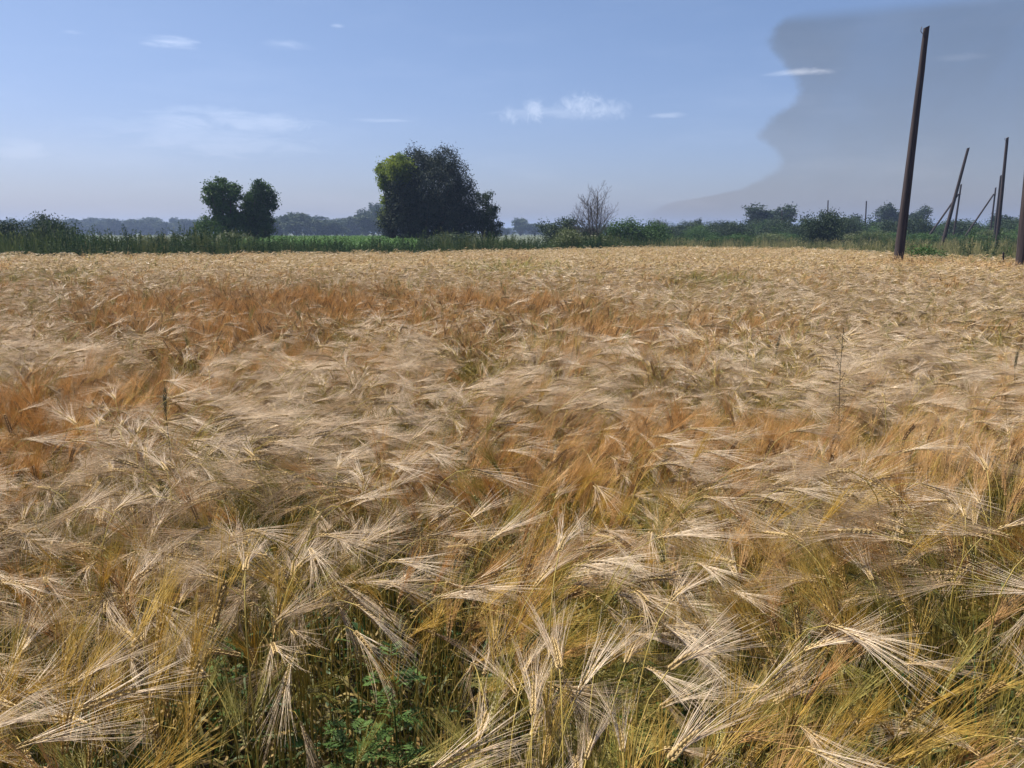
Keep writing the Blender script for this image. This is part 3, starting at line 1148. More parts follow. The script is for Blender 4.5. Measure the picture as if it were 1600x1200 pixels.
# ------------------------------------------------------------------ verge, grassland and maize
def grass_tuft(rng, nb, h, w, mat, out=0.4, seed_heads=False):
    mb = MB()
    K = 4
    t = np.linspace(0, 1, K)
    phi = rng.uniform(0, 2 * PI, nb)
    L = rng.uniform(0.5, 1.0, nb) * h
    hd = np.stack([np.cos(phi), np.sin(phi), 0 * phi], 1)
    ou = rng.uniform(0.05, out, nb)
    r0 = rng.uniform(0, 0.18, nb)
    P = hd[:, None, :] * (r0[:, None] + ou[:, None] * L[:, None] * t ** 2)[:, :, None] + np.array([0, 0, 1]) * (L[:, None] * (t - 0.25 * ou[:, None] * t ** 2))[:, :, None]
    ribbons(P, np.repeat((w * (1 - t ** 2) + w * 0.08)[None], nb, 0), norm(rng.normal(size=(nb, 3)) * np.array([1, 1, 0.1])), rng.uniform(0, 1, nb), mb)
    if seed_heads:
        k = np.arange(0, nb, 3)
        tip = P[k, -1]
        leaves(tip, rng.normal(0, 0.2, (len(k), 3)) + np.array([0, 0, 1]), 0.12, 0.025, 1.0, mb, 0, rng)
    return mb.mesh('grass_tuft', M[mat])


def leafy_weed(rng, h, n, ls, mat, ns=4):
    mb = MB()
    K = 5
    t = np.linspace(0, 1, K)
    phi = rng.uniform(0, 2 * PI, ns)
    hh = h * rng.uniform(0.65, 1.0, ns)
    hd = np.stack([np.cos(phi), np.sin(phi), 0 * phi], 1)
    P = hd[:, None, :] * (0.05 + 0.16 * t ** 1.5 * hh[:, None])[:, :, None] + np.array([0, 0, 1]) * (hh[:, None] * t)[:, :, None]
    tubes(P, 0.006, 3, 0.5, mb)
    si = rng.integers(0, ns, n)
    tt = rng.uniform(0.15, 1.0, n) ** 0.8
    b = np.stack([np.array([np.interp(tt[i], t, P[si[i], :, c]) for c in range(3)]) for i in range(n)])
    D = rng.normal(size=(n, 3)) * np.array([1, 1, 0.3]) + np.array([0, 0, 0.25])
    D = norm(D)
    L = ls * rng.uniform(0.6, 1.2, n) * (1.25 - 0.6 * tt)
    leaves(b + D * L[:, None] * 0.6, D, L, L * 0.38, rng.uniform(0, 1, n), mb, 0, rng)
    return mb.mesh('leafy_weed', M[mat])


rngv = np.random.default_rng(91)
verge_kinds = [grass_tuft(rngv, 42, 1.15, 0.010, 'grass', 0.35, True), grass_tuft(rngv, 40, 0.85, 0.010, 'grass', 0.6),
               leafy_weed(rngv, 1.35, 150, 0.10, 'verge_leaf'), leafy_weed(rngv, 1.05, 130, 0.09, 'verge_leaf', 5),
               leafy_weed(rngv, 0.75, 90, 0.11, 'weed_green', 5), grass_tuft(rngv, 44, 1.0, 0.009, 'dry_grass', 0.35, True),
               grass_tuft(rngv, 40, 0.75, 0.009, 'dry_grass', 0.55)]

F_v1 = wavefield(41, 9)
F_v2 = wavefield(42, 4)


def scatter_verge(name, y_extra0, y_extra1, dens, kind_w, label, cat, hs, seed, pxmin=-400, pxmax=2000):
    rng = np.random.default_rng(seed)
    k = math.tan(R(38))
    ymax = 46 + y_extra1
    n = int(dens * (ymax - 20) * 2 * ymax * k)
    x = rng.uniform(-ymax * k, ymax * k, n)
    y = rng.uniform(20, ymax, n)
    e = edge_y(x, y)
    keep = (y > e + y_extra0) & (y < e + y_extra1) & (np.abs(x) < y * k + 2)
    a = x / y
    lo = (pxmin - 800) / FPX
    hi = (pxmax - 800) / FPX
    keep &= (a > lo) & (a < hi)
    x, y = x[keep], y[keep]
    n = len(x)
    W = kind_w(x, y)
    W = W / W.sum(1, keepdims=True)
    c = np.cumsum(W, 1)
    idx = (rng.uniform(size=n)[:, None] > c[:, :-1]).sum(1)
    s = hs(x, y) * rng.uniform(0.75, 1.15, n)
    S3 = np.stack([0.5 + s * 0.5, 0.5 + s * 0.5, s], 1)
    instancer(name, verge_kinds, np.stack([x, y, 0 * x], 1), np.stack([0 * x, 0 * x, rng.uniform(0, 6.28, n)], 1), S3, idx, label, cat)
    return n


def kw_green(x, y):
    a = F_v1(x, y)
    b = F_v2(x, y)
    o = np.ones(len(x))
    r = np.clip((x / y - 0.12) * 6, 0, 1)      # drier towards the right
    return np.stack([0.5 + 0.4 * a, 0.4 + b * 0.2, (1.8 - a) * (1 - r * .7), (1.5 + b) * (1 - r * .7), o * 0.5, 0.12 + r * 2.5, 0.05 + r * 1.6], 1).clip(0.02)


scatter_verge('verge_weeds', 0.3, 6.0, 7.0, kw_green, 'tall green weeds and grasses in a strip along the far field edge', 'weeds',
              lambda x, y: np.clip(1.08 + 0.24 * F_v1(x, y) + 0.14 * F_v2(x, y) - 0.42 * np.clip((x / y - 0.12) * 5, 0, 1) + 0.16 * np.clip((-0.33 - x / y) * 12, 0, 1), 0.35, 1.8), 1)


def kw_right(x, y):
    o = np.ones(len(x))
    b = F_v2(x, y)
    return np.stack([o * 0.5, o * 0.5, 0.15 + 0.2 * b, o * 0.1, o * 0.1, o * 1.6, o * 1.2], 1).clip(0.02)


scatter_verge('dry_meadow', 6.0, 50.0, 1.5, kw_right, 'dry yellow green meadow grass between the field and the hedge', 'grass',
              lambda x, y: 1.1 + 0.14 * F_v2(x, y), 2, pxmin=990)
scatter_verge('rough_meadow', 6.0, 20.0, 3.0, kw_green, 'rough green grass behind the field edge weeds', 'grass',
              lambda x, y: 0.85 + 0.12 * F_v2(x, y), 3, pxmin=-400, pxmax=1000)


def maize(rng):
    mb = MB()
    H = 1.25
    t = np.linspace(0, 1, 4)
    tubes(np.stack([0 * t, 0 * t, H * 0.85 * t], 1)[None], 0.012, 4, 0.3, mb)
    n = 9
    u_ = np.linspace(0, 1, 5)
    phi = np.arange(n) * PI + rng.normal(0, 0.5, n)
    h = np.linspace(0.2, 0.85, n) * H
    L = rng.uniform(0.45, 0.7, n)
    hd = np.stack([np.cos(phi), np.sin(phi), 0 * phi], 1)
    P = np.stack([0 * phi, 0 * phi, h], 1)[:, None, :] + hd[:, None, :] * (L[:, None] * u_ * 0.75)[:, :, None] \
        + np.array([0, 0, 1]) * (L[:, None] * (0.95 * u_ - 1.1 * u_ ** 2))[:, :, None]
    W = 0.035 * np.sin(PI * (0.1 + 0.9 * u_) ** 0.8)[None] + 0.002
    ribbons(P, np.repeat(W, n, 0), np.stack([-np.sin(phi), np.cos(phi), 0 * phi], 1), rng.uniform(0.2, 1, n), mb)
    return mb.mesh('maize_plant', M['maize'])


rngm = np.random.default_rng(7)
xm, ym = [], []
for yy in np.arange(44, 100, 0.75):
    nx = int(yy * 0.24 / 0.22)
    xx = np.linspace(-0.36 * yy, -0.12 * yy, nx) + rngm.uniform(-.06, .06, nx)
    xm.append(xx)
    ym.append(yy + rngm.uniform(-.06, .06, nx))
xm, ym = np.concatenate(xm), np.concatenate(ym)
instancer('maize_field', [maize(rngm) for _ in range(4)], np.stack([xm, ym, 0 * xm], 1),
          np.stack([0 * xm, 0 * xm, rngm.uniform(0, 6.28, len(xm))], 1), rngm.uniform(0.85, 1.12, len(xm)), rngm.integers(0, 4, len(xm)),
          'bright green maize crop beyond the weeds on the left', 'maize field')


# ------------------------------------------------------------------ trees
def crown_mb(blobs, n_cl, per, cr, leaf, rng, flat=0.75, shell=0.42, aspect=0.5):
    """leaf clusters through a union of ellipsoids"""
    blobs = np.array(blobs, float)
    vol = blobs[:, 3] * blobs[:, 4] * blobs[:, 5]
    pr = vol ** 0.75
    pr /= pr.sum()
    b = rng.choice(len(blobs), n_cl, p=pr)
    d = norm(rng.normal(size=(n_cl, 3)))
    r = rng.uniform(0, 1, n_cl) ** shell
    C = blobs[b, :3] + d * r[:, None] * blobs[b, 3:6]
    csz = cr * rng.uniform(0.6, 1.35, n_cl)
    ct = rng.uniform(0.0, 1.0, n_cl)
    n = n_cl * per
    ci = np.repeat(np.arange(n_cl), per)
    off = rng.normal(size=(n, 3)) * 0.5 * np.array([1, 1, flat])
    P = C[ci] + off * csz[ci][:, None]
    D = norm(rng.normal(size=(n, 3)) + d[ci] * 0.6 + np.array([0, 0, -0.15]))
    L = leaf * rng.uniform(0.7, 1.35, n)
    tint = np.clip(ct[ci] * 0.7 + rng.uniform(0, 0.3, n), 0, 1)
    mb = MB()
    leaves(P, D, L, L * aspect, tint, mb, 0, rng)
    return mb, C


def limbs_mb(C, base_r, rng, n_limb=14, fork=0.25, H=None, stems=1, spread=0.2):
    mb = MB()
    k = rng.choice(len(C), min(n_limb, len(C)), replace=False)
    t = np.linspace(0, 1, 7)
    for j, i in enumerate(k):
        s = j % stems
        b = np.array([spread * math.cos(s * 2.4), spread * math.sin(s * 2.4), 0]) if stems > 1 else np.zeros(3)
        tgt = C[i]
        fz = fork * tgt[2]
        mid = np.array([b[0] + (tgt[0] - b[0]) * .25, b[1] + (tgt[1] - b[1]) * .25, fz + 0.35 * (tgt[2] - fz)])
        # quadratic curve up from the base
        P = (1 - t)[:, None] ** 2 * b + 2 * ((1 - t) * t)[:, None] * mid + t[:, None] ** 2 * tgt
        P += np.array([1, 1, 0]) * (rng.normal(0, 0.03, (7, 3)) * np.sin(PI * t)[:, None]) * tgt[2] * .3
        tubes(P[None], np.linspace(base_r, base_r * 0.12, 7)[None], 6, 0.5, mb)
    return mb


def tree(name, loc, blobs, n_cl, per, cr, leaf, mat, label, cat='tree', base_r=0.12, seed=1, group=None, n_limb=14, stems=1, spread=.2, aspect=.5, shell=.42, fork=.25, flat=.75):
    rng = np.random.default_rng(seed)
    cm, C = crown_mb(blobs, n_cl, per, cr, leaf, rng, aspect=aspect, shell=shell, flat=flat)
    root = empty(name, loc)
    tag(root, label, cat, group)
    link('crown', cm.mesh('crown', M[mat]), root)
    link('trunk', limbs_mb(C, base_r, rng, n_limb, fork, stems=stems, spread=spread).mesh('trunk', M['bark'], smooth=True), root)
    return root


def blob_px(px, py, hx, hy, D, x0, dd=0.0, ry=None):
    """ellipsoid whose outline covers the given picture spot at depth D, relative to tree base x0"""
    c = at_depth(px, py, D)
    rx = hx / FPX * D
    rz = hy / FPX * D
    return (c.x - x0, dd, c.z, rx, ry if ry else rx, rz)


D = 58.0
# twin tree, left
bx = at_depth(352, 365, D).x
tree('twin_tree', (bx, D, 0), [blob_px(345, 297, 22, 17, D, bx), blob_px(325, 305, 12, 12, D, bx, .3), blob_px(368, 304, 12, 14, D, bx, -.3),
                               blob_px(352, 330, 18, 22, D, bx), blob_px(362, 352, 28, 22, D, bx), blob_px(338, 318, 13, 10, D, bx), blob_px(346, 284, 9, 6, D, bx), blob_px(330, 352, 20, 14, D, bx), blob_px(360, 290, 7, 6, D, bx)],
     400, 50, 0.30, 0.15, 'leaf_green', 'left half of the twin tree, dark green with a bushy top', 'tree', .13, 21, 'two trees grown together on the left', stems=2)
bx = at_depth(396, 365, D + .8).x
tree('twin_tree', (bx, D + .8, 0), [blob_px(403, 297, 15, 15, D, bx), blob_px(418, 312, 11, 14, D, bx, .2), blob_px(394, 322, 22, 24, D, bx),
                                    blob_px(400, 352, 22, 24, D, bx), blob_px(382, 340, 16, 22, D, bx), blob_px(401, 284, 7, 7, D, bx), blob_px(384, 314, 8, 10, D, bx), blob_px(419, 300, 7, 6, D, bx), blob_px(412, 338, 8, 8, D, bx)],
     380, 50, 0.29, 0.15, 'leaf_green', 'right half of the twin tree, dark green with a narrow notch beside it', 'tree', .13, 22, 'two trees grown together on the left', stems=2)
# big tree
D = 60.0
bx = at_depth(672, 380, D).x
tree('broad_tree', (bx, D, 0), [blob_px(655, 255, 24, 24, D, bx), blob_px(690, 258, 28, 25, D, bx, .3), blob_px(712, 282, 24, 28, D, bx, .1), blob_px(668, 300, 60, 52, D, bx, 0, 3.0),
                                blob_px(722, 318, 24, 38, D, bx), blob_px(690, 345, 56, 42, D, bx, 0, 3.0), blob_px(640, 340, 34, 40, D, bx, .4, 2.4), blob_px(728, 350, 20, 30, D, bx),
                                blob_px(610, 345, 18, 26, D, bx), blob_px(640, 290, 20, 26, D, bx), blob_px(740, 300, 6, 18, D, bx)],
     1900, 50, 0.36, 0.15, 'leaf_silver', 'big round dark tree in the middle of the horizon', 'tree', .18, 31, stems=5, spread=.5, n_limb=26, aspect=.36, shell=.36, flat=1.2)
bx = at_depth(612, 380, D + .6).x
tree('maple_tree', (bx, D + .9, 0), [blob_px(620, 260, 21, 22, D - 3, bx, -2.2), blob_px(604, 276, 17, 22, D, bx, -.6), blob_px(622, 290, 18, 26, D, bx),
                                    blob_px(610, 315, 14, 18, D, bx), blob_px(604, 340, 12, 16, D, bx)],
     430, 44, 0.36, 0.15, 'leaf_yellow', 'yellow green tree leaning out of the left side of the big dark tree', 'tree', .12, 32, aspect=.6)
bx = at_depth(757, 380, D + 1).x
tree('slender_tree', (bx, D + 1, 0), [blob_px(752, 312, 14, 13, D, bx), blob_px(752, 338, 9, 12, D, bx), blob_px(766, 328, 15, 10, D, bx), blob_px(757, 346, 20, 14, D, bx), blob_px(776, 350, 10, 5, D, bx), blob_px(762, 364, 18, 12, D, bx), blob_px(764, 303, 7, 6, D, bx)],
     190, 36, 0.32, 0.15, 'leaf_dark', 'small loose tree at the right foot of the big dark tree', 'tree', .08, 33)


# bare tree
def bare_tree(px, D, pytop, label):
    rng = np.random.default_rng(8)
    p = at_depth(px, 380, D)
    H = at_depth(px, pytop, D).z
    root = empty('bare_tree', (p.x, D, 0))
    tag(root, label, 'tree')
    trunk, twigs = MB(), MB()

    def limb(b, d, L, r, lev, curve):
        K = 7
        t = np.linspace(0, 1, K)
        side = norm(np.cross(d, rng.normal(size=3)))
        P = b + d * (t * L)[:, None] + side * (np.sin(t * 5 + rng.uniform(0, 6)) * 0.02 * L * t)[:, None] \
            + np.array([0, 0, 1]) * (t ** 2 * L * curve)[:, None]
        tubes(P[None], np.linspace(r, max(r * 0.3, 0.004), K)[None], 5 if lev < 2 else 3, 0.5, trunk if lev < 1 else twigs)
        if lev >= 3:
            return
        nb = [15, 7, 4][lev]
        for q in range(nb):
            u_ = (0.22 if lev == 0 else 0.2) + 0.75 * (q + rng.uniform(0, .8)) / nb
            pt = np.array([np.interp(u_, t, P[:, c]) for c in range(3)])
            tan = norm(P[min(K - 1, int(u_ * (K - 1)) + 1)] - P[int(u_ * (K - 1) - 1e-6)])
            ph = q * 2.4 + rng.uniform(-.5, .5)
            ref = norm(np.cross(tan, np.array([0.3, 1, 0.1])))
            oth = np.cross(tan, ref)
            out = math.cos(ph) * ref + math.sin(ph) * oth
            nd = norm(tan * math.cos(0.72) + out * math.sin(0.72))
            limb(pt, nd, L * ((0.52 - 0.36 * u_) if lev == 0 else 0.42 * (1.15 - 0.6 * u_)), max(r * (1 - 0.6 * u_) * 0.5, 0.006), lev + 1, 0.25)

    for a, ln, L in ((0.3, 0.02, 0.97), (2.2, 0.15, 0.85), (4.4, 0.19, 0.80), (5.6, 0.12, 0.72)):
        limb(np.array([0.1 * math.cos(a), 0.1 * math.sin(a), 0]), norm(np.array([ln * math.cos(a), ln * math.sin(a), 1.0])), H * L, 0.06, 0, 0.0)
    zt = max(v[:, 2].max() for v in twigs.v + trunk.v)
    for mb in (trunk, twigs):
        mb.v = [v * np.array([1.12, 1.12, H / zt]) for v in mb.v]
    link('trunk', trunk.mesh('trunk', M['dead_bark'], True), root)
    link('branches', twigs.mesh('branches', M['dead_bark']), root)


bare_tree(928, 56, 281, 'bare leafless tree rising from the bushes right of centre')

# shrub and tree kinds shared by copies
def shrub_proto(seed, mat, w=1.0, blobs=None, n_cl=190, per=56, leaf=0.075, cr=.30, shell=.45):
    rng = np.random.default_rng(seed)
    if blobs is None:
        blobs = []
        for j in range(7):
            a = rng.uniform(0, 2 * PI)
            rr = rng.uniform(0.1, 0.75)
            s = rng.uniform(0.4, 0.62)
            blobs.append((math.cos(a) * rr, math.sin(a) * rr, rng.uniform(0.35, 1.35), s, s, s * rng.uniform(.8, 1.15)))
        blobs.append((0, 0, .55, .95, .95, .6))
    cm, C = crown_mb(blobs, n_cl, per, cr, leaf, rng, shell=shell)
    z0 = np.concatenate(cm.v)[:, 2].max()
    cm.v = [v / z0 for v in cm.v]
    C = C / z0
    V = np.concatenate(cm.v)
    wd = np.percentile(V[:, 0], 97) - np.percentile(V[:, 0], 3)
    return cm.mesh('crown', M[mat]), limbs_mb(C, 0.025, rng, 10, .1, stems=4, spread=.1).mesh('trunk', M['bark']), wd


def tree_proto(seed, mat, shape='round', n_cl=170, per=26, leaf=0.06):
    """unit-height trees"""
    rng = np.random.default_rng(seed)
    blobs = []
    if shape == 'round':
        for j in range(9):
            a = rng.uniform(0, 2 * PI)
            rr = rng.uniform(0.0, 0.24)
            s = rng.uniform(0.14, 0.22)
            blobs.append((math.cos(a) * rr, math.sin(a) * rr, rng.uniform(0.38, 0.82), s, s, s))
        blobs.append((0, 0, .3, .22, .22, .25))
    elif shape == 'tall':
        for j in range(8):
            rr = rng.uniform(0.0, 0.12)
            a = rng.uniform(0, 2 * PI)
            s = rng.uniform(0.12, 0.18)
            blobs.append((math.cos(a) * rr, math.sin(a) * rr, 0.22 + 0.68 * j / 7, s, s, s * 1.2))
        blobs.append((0, 0, .2, .16, .16, .2))
    else:
        for j in range(8):
            f_ = j / 7
            blobs.append((0, 0, 0.12 + 0.8 * f_, .26 * (1 - f_) + .03, .26 * (1 - f_) + .03, .10))
    cm, C = crown_mb(blobs, n_cl, per, 0.085, leaf, rng)
    z0 = np.concatenate(cm.v)[:, 2].max()
    cm.v = [v / z0 for v in cm.v]
    V = np.concatenate(cm.v)
    wd = np.percentile(V[:, 0], 97) - np.percentile(V[:, 0], 3)
    return cm.mesh('crown', M[mat]), limbs_mb(C / z0, 0.02, rng, 8, .3).mesh('trunk', M['bark']), wd


SH_DARK = [shrub_proto(s, 'leaf_dark') for s in (1, 2, 3)]
SH_GREEN = [shrub_proto(s, 'leaf_green') for s in (4, 5, 6)]
SH_OLIVE = [shrub_proto(s, 'grass', leaf=0.07) for s in (7, 8)]
TR_FAR = [tree_proto(s, 'leaf_far', sh) for s, sh in ((11, 'round'), (12, 'round'), (13, 'tall'), (14, 'round'), (15, 'tall'), (16, 'round'))]
TR_DARK = [tree_proto(s, 'leaf_dark', sh, 230, 30, 0.045) for s, sh in ((17, 'round'), (18, 'round'), (19, 'conifer'))]


def plant(proto, name, px, pytop, D, wpx, label, cat, group=None, rz=0.0, unit_w=1.0):
    """copy of a kind, its crown top at the picture row pytop at depth D, as wide as wpx"""
    p = at_depth(px, pytop, D)
    H = p.z
    W = wpx / FPX * D * 1.08
    root = empty(name, (p.x, D, 0), (0, 0, rz), (W / proto[2], W / proto[2], H * 1.06))
    tag(root, label, cat, group)
    link('crown', proto[0], root)
    link('trunk', proto[1], root)
    return root


rs = random.Random(4)
UW, UT = 1.75, 0.62     # approximate widths of the unit shrub / tree
g = 'shrubs along the far side of the field'
# left bushes
plant(SH_DARK[0], 'shrub', 14, 343, 40, 66, 'dark bush at the left edge of the horizon', 'shrub', g, 0.5, UW)
plant(SH_DARK[1], 'shrub', 96, 332, 42, 58, 'dark bush with a ragged spreading top, left of the twin tree', 'shrub', g, 1.5, UW)
plant(SH_DARK[2], 'shrub', 60, 345, 41, 60, 'low dark bush between the two bushes on the far left', 'shrub', g, 2.5, UW)
plant(SH_GREEN[0], 'shrub', 322, 340, 52, 40, 'small bush hugging the left foot of the twin tree', 'shrub', g, 1.1, UW)
plant(SH_OLIVE[0], 'shrub', 350, 362, 48, 70, 'greyish low bush in front of the twin tree', 'shrub', g, 1.9, UW)
plant(SH_DARK[0], 'shrub', 588, 372, 50, 44, 'low dark bush at the left foot of the big dark tree', 'shrub', g, 3.0, UW)
plant(SH_DARK[2], 'shrub', 700, 362, 52, 90, 'wide dark bush under the big dark tree', 'shrub', g, 4.0, UW)
plant(SH_OLIVE[1], 'shrub', 800, 372, 46, 60, 'low olive bush right of the big dark tree', 'shrub', g, 1.0, UW)
# bushes around the bare tree
plant(SH_DARK[0], 'shrub', 888, 338, 60, 52, 'dark bush left of the bare tree', 'shrub', g, 0.2, UW)
plant(SH_OLIVE[0], 'round_bush', 889, 356, 45, 54, 'round olive green bush at the field edge below the bare tree', 'shrub', g, 0.9, UW)
plant(SH_GREEN[1], 'shrub', 958, 342, 62, 56, 'green bush at the right foot of the bare tree', 'shrub', g, 2.2, UW)
plant(SH_GREEN[2], 'shrub', 1008, 340, 62, 66, 'broad green bush, second to the right of the bare tree', 'shrub', g, 3.2, UW)
plant(SH_DARK[2], 'shrub', 925, 352, 57, 40, 'low dark bush around the foot of the bare tree', 'shrub', g, 1.2, UW)
plant(SH_OLIVE[1], 'shrub', 940, 366, 48, 70, 'low pale green bush in front of the bare tree', 'shrub', g, 1.7, UW)
# scattered bushes before the hedge
plant(SH_DARK[0], 'small_tree', 1292, 327, 66, 46, 'dark green bushy tree standing alone before the hedge', 'tree', None, 0.3, UW)
plant(SH_GREEN[1], 'shrub', 1440, 379, 27.5, 66, 'low green bush between the big leaning pole and the next one', 'shrub', g, 0.6, UW)
plant(SH_DARK[1], 'conifer', 1092, 343, 130, 20, 'small pointed tree on the skyline right of the bare tree', 'tree', None, 0.3, UW) if False else \
    plant(TR_DARK[2], 'conifer', 1092, 342, 130, 20, 'small pointed tree on the skyline between the bare tree and the poles', 'tree', None, 0.3, 0.55)
plant(TR_DARK[0], 'round_tree', 1195, 319, 150, 46, 'tall airy tree on the skyline, left part of a pair', 'tree', None, 1.3, UT)
plant(TR_DARK[1], 'round_tree', 1218, 318, 152, 44, 'tall airy tree on the skyline, right part of a pair', 'tree', None, 2.3, UT)
plant(TR_DARK[1], 'round_tree', 1389, 316, 170, 34, 'round tree on the skyline just left of the big leaning pole', 'tree', None, 0.3, UT)
plant(TR_DARK[0], 'round_tree', 1432, 322, 165, 32, 'round tree on the skyline just right of the big leaning pole', 'tree', None, 3.3, UT)
plant(TR_DARK[1], 'round_tree', 1572, 331, 140, 34, 'round tree behind the poles at the right', 'tree', None, 5.3, UT)
plant(TR_DARK[0], 'round_tree', 1328, 334, 160, 26, 'small tree on the skyline right of the lone bushy tree', 'tree', None, 4.3, UT)
# hedge right: overlapping bushes, alike
def where(px):
    return 'left of the airy tree pair' if px < 1165 else 'below the airy tree pair' if px < 1245 else \
        'beside the lone bushy tree' if px < 1345 else 'around the tallest pole' if px < 1455 else 'behind the slim braced poles' if px < 1600 else 'at the right edge'



k = 0
px = 1040
while px < 1760:
    D_ = rs.uniform(92, 118)
    yt = rs.uniform(337, 349) + (4 if px < 1180 else 0)
    kind_ = rs.choice([SH_DARK, SH_DARK, SH_GREEN])
    plant(rs.choice(kind_), 'hedge_bush', px, yt, D_, rs.uniform(34, 58), 'dark green bush in the long hedge, ' + where(px), 'shrub', 'bushes of the long hedge ' + where(px), rs.uniform(0, 6), UW)
    px += rs.uniform(13, 24)
px = 960
while px < 1760:
    plant(rs.choice(SH_OLIVE + SH_GREEN), 'hedge_bush', px, rs.uniform(356, 366), rs.uniform(72, 86), rs.uniform(36, 60),
          'low grey green bush in front of the hedge, ' + where(px), 'shrub', 'low bushes before the hedge ' + where(px), rs.uniform(0, 6), UW)
    px += rs.uniform(22, 42)
# low bushes on the left verge
for px, yt, w_ in [(-60, 340, 80), (-20, 350, 70), (150, 362, 50), (200, 366, 60), (262, 366, 60)]:
    plant(rs.choice(SH_OLIVE + SH_GREEN), 'shrub', px, yt, rs.uniform(38, 44), w_, 'low green bush on the verge left of the twin tree', 'shrub', 'low bushes on the left verge', rs.uniform(0, 6), UW)
# far treelines
px = -160
while px < 330:
    D_ = rs.uniform(420, 520)
    plant(rs.choice(TR_FAR), 'far_tree', px, rs.uniform(340, 349), D_, rs.uniform(13, 26), 'blue hazed tree in the far line left of the twin tree', 'tree', 'far treeline on the left', rs.uniform(0, 6), UT)
    px += rs.uniform(5, 13)
px = 410
prof = [(410, 346), (440, 340), (452, 333), (475, 336), (490, 335), (505, 343), (525, 344), (545, 338), (560, 338), (575, 330), (585, 322), (600, 320), (640, 330)]
while px < 640:
    D_ = rs.uniform(260, 330)
    yt = float(np.interp(px, [a for a, _ in prof], [b for _, b in prof])) + rs.uniform(-1.5, 4)
    plant(rs.choice(TR_FAR), 'far_tree', px, yt, D_, rs.uniform(18, 34), 'bluish tree in the line between the twin tree and the big tree', 'tree', 'treeline behind the maize', rs.uniform(0, 6), UT)
    px += rs.uniform(6, 13)
for px, yt, w_, lab in [(813, 341, 20, 'round blue hazed tree alone in the gap right of the big tree'), (836, 350, 20, 'lower blue hazed tree beside the round one in the gap'),
                        (858, 349, 16, 'blue hazed tree in the gap next to the dark bush'), (790, 355, 10, 'tiny blue hazed tree close to the big dark tree'),
                        (778, 352, 14, 'small blue hazed tree touching the right of the slender tree')]:
    plant(rs.choice(TR_FAR), 'far_tree', px, yt, 380, w_, lab, 'tree', None, rs.uniform(0, 6), UT)
px = 770
while px < 1760:
    plant(rs.choice(TR_FAR), 'far_tree', px, rs.uniform(352, 357), rs.uniform(480, 620), rs.uniform(14, 26), 'low hazy tree at the far end of the plain, behind the hedge', 'tree', 'low far treeline', rs.uniform(0, 6), UT)
    px += rs.uniform(9, 20)


# ------------------------------------------------------------------ poles
def pole_mesh(H, rb, rt, name='shaft', seed=0):
    rng = np.random.default_rng(seed)
    K, S = 14, 12
    t = np.linspace(0, 1, K)
    a = np.arange(S) * 2 * PI / S
    wob = rng.normal(0, 0.012, (K, 2)).cumsum(0) * 0.35
    r = (rb + (rt - rb) * t)[:, None] * (1 + rng.normal(0, 0.025, (1, S)) + rng.normal(0, 0.012, (K, S)))
    V = np.stack([r * np.cos(a) + wob[:, :1] * .3, r * np.sin(a) + wob[:, 1:] * .3, np.repeat((H * t)[:, None], S, 1)], -1)
    V[-1, :, 2] += 0.5 * rt * np.cos(a)          # slanted cut at the top
    V = V.reshape(-1, 3)
    idx = np.arange(K * S).reshape(K, S)
    F = np.stack([idx[:-1], np.roll(idx[:-1], -1, 1), np.roll(idx[1:], -1, 1), idx[1:]], -1).reshape(-1, 4)
    mb = MB()
    mb.add(V, F)
    c = V[-S:].mean(0)
    mb.add(np.concatenate([V[-S:], [c]]), [[i, (i + 1) % S, S] for i in range(S)])
    return mb.mesh(name, M['pole'], smooth=False)


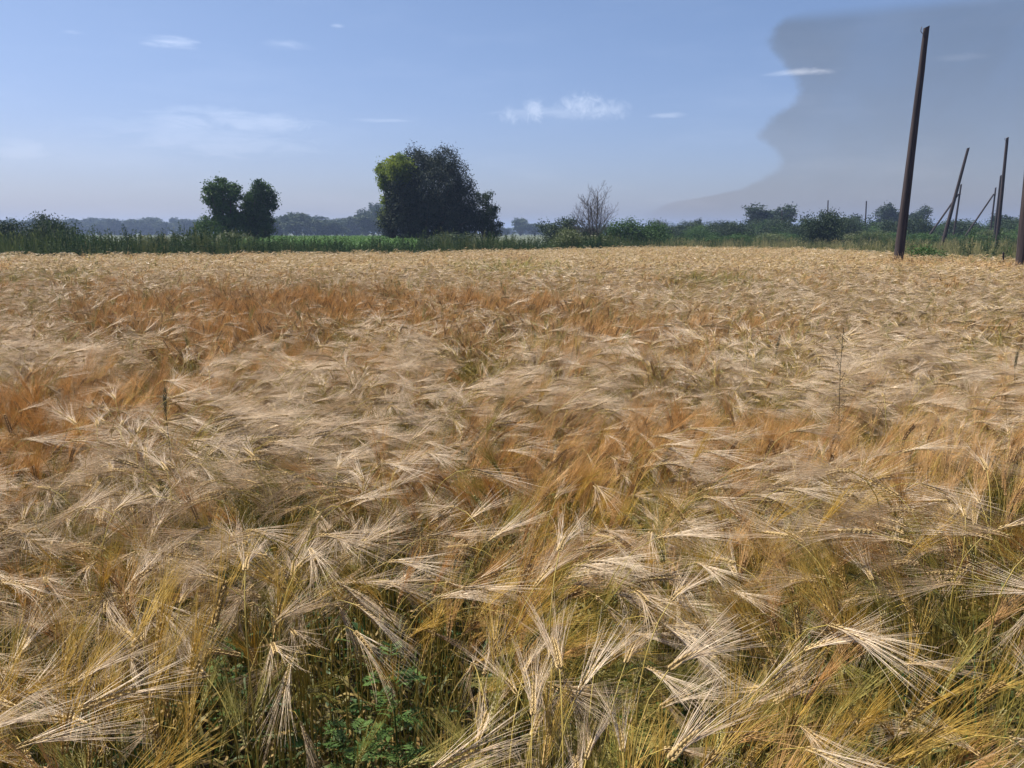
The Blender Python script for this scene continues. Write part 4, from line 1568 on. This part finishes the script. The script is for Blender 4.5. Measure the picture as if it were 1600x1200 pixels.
def pole(pb, pt, D, wb, wt, label, brace=None, hooks=0, group='old leaning power poles on the right', seed=0, name='utility_pole'):
    b = at_depth(*pb, D)
    t = at_depth(*pt, D)
    d = (t - b).normalized()
    s = -(b.z + 0.25) / d.z          # down to below the ground
    foot = b + d * s
    gz = b + d * (-b.z / d.z)
    H = (t - foot).length
    root = empty(name, gz, Vector((0, 0, 1)).rotation_difference(d).to_euler())
    tag(root, label, 'pole', group)
    frac = (t - b).length / H
    wb, wt = wb * 0.9, wt * 0.9
    rt = wt / FPX * D / 2
    rb = rt + (wb / FPX * D / 2 - rt) / frac
    below = (gz - foot).length
    link('shaft', pole_mesh(H, rb, rt, 'shaft', seed), root, (0, 0, -below))
    Rinv = root.rotation_euler.to_matrix().inverted()
    for h in range(hooks):
        z = H - below - 0.18 - 0.28 * h
        sg = 1 if h % 2 else -1
        mb = MB()
        t_ = np.linspace(0, 1, 9)
        ox = rt * 0.8 + 0.10 * t_
        oz = np.where(t_ > 0.5, (t_ - 0.5) * 0.36, 0.0)
        ox = np.where(t_ > 0.5, rt * 0.8 + 0.08 + 0.02 * np.sin((t_ - .5) * PI * 2), ox)
        tubes(np.stack([sg * ox, 0 * ox, z + oz], 1)[None], 0.011, 6, 0.5, mb)
        link('hook', mb.mesh('hook', M['steel']), root)
    if brace:
        (ax, ay), (fx, fy), w = brace
        A = at_depth(ax, ay, D)
        Fp = at_depth(fx, fy, D)
        dd = (A - Fp).normalized()
        F0 = Fp + dd * (-(Fp.z + 0.15) / dd.z)
        q = Vector((0, 0, 1)).rotation_difference(dd)
        rr = w / FPX * D / 2
        br = link('brace', pole_mesh((A - F0).length, rr * 1.1, rr * 0.9, 'brace', seed + 5), root)
        br.location = Rinv @ (F0 - gz)
        br.rotation_euler = (Rinv.to_quaternion() @ q).to_euler()
        col = MB()
        a = np.linspace(0, 2 * PI, 13)
        zz = (A - gz).length
        local = Rinv @ (A - gz)
        rc = max(rt, rr) * 1.5
        tubes(np.stack([rc * np.cos(a), rc * np.sin(a), 0 * a + local.z], 1)[None], 0.02, 4, 0.5, col)
        link('collar', col.mesh('collar', M['steel']), root)
    return root


pole((1405, 396), (1448, 42), 25.0, 15.5, 8.5, 'tallest wooden pole leaning right at the field edge, in front of the others', hooks=1, seed=1)
pole((1598, 404), (1617, 180), 21.0, 21, 16, 'thick pole cut off by the right edge of the picture', seed=2)
pole((1473, 380), (1513, 231), 60.0, 6.5, 4.2, 'strongly leaning pole, next one right of the tallest pole', seed=3)
pole((1489, 375), (1502, 288), 88.0, 3.6, 2.6, 'slim pole with a slanting brace crossing behind the strongly leaning pole', brace=((1498, 303), (1446, 376), 2.8), seed=4)
pole((1557, 386), (1574, 215), 55.0, 6.2, 4.4, 'tall slim pole, the second tall one from the right edge', hooks=1, seed=5)
pole((1553, 375), (1564, 274), 82.0, 3.8, 2.6, 'middle pole of the three standing close together at the right', seed=6)
pole((1546, 374), (1556, 293), 95.0, 3.2, 2.4, 'shortest of the three close poles, with a long slanting brace', brace=((1553, 303), (1504, 375), 2.5), seed=7)
pole((1351, 372), (1354, 314), 120.0, 2.6, 2.0, 'thin distant pole above the hedge, left of the tallest pole', seed=8)
pole((1292, 372), (1294, 313), 125.0, 2.4, 1.9, 'thin distant pole whose tip shows over the lone bushy tree', seed=9)
pole((1222, 372), (1222, 328), 125.0, 2.6, 2.0, 'thin distant pole in front of the airy tree pair', seed=10)
pole((1156, 372), (1157, 345), 150.0, 1.8, 1.4, 'very thin distant pole rising from the hedge left of the airy trees', seed=11)
pole((1568, 410), (1568, 394), 22.5, 3.0, 2.6, 'short wooden stake at the field edge left of the cut off pole', group=None, seed=12, name='stake')


# ------------------------------------------------------------------ haze
def build_haze():
    mb = MB()
    x0, x1, y0, y1, z0, z1 = -2700, 2700, -100, 2700, -1.0, 26.0
    V = [(x0, y0, z0), (x1, y0, z0), (x1, y1, z0), (x0, y1, z0), (x0, y0, z1), (x1, y0, z1), (x1, y1, z1), (x0, y1, z1)]
    F = [(0, 3, 2, 1), (4, 5, 6, 7), (0, 1, 5, 4), (1, 2, 6, 5), (2, 3, 7, 6), (3, 0, 4, 7)]
    mb.add(V, F)
    m = bpy.data.materials.new('haze')
    m.use_nodes = True
    t = NT(m.node_tree)
    t.n.clear()
    out = t.new('ShaderNodeOutputMaterial')
    pv = t.new('ShaderNodeVolumePrincipled')
    pv.inputs['Color'].default_value = (0.50, 0.66, 1.0, 1)
    pv.inputs['Density'].default_value = HAZE
    pv.inputs['Anisotropy'].default_value = 0.2
    t.link(pv.outputs[0], out.inputs['Volume'])
    o = link('haze', mb.mesh('haze', m))
    tag(o, 'thin summer haze over the whole plain', 'haze', None, 'stuff')


build_haze()
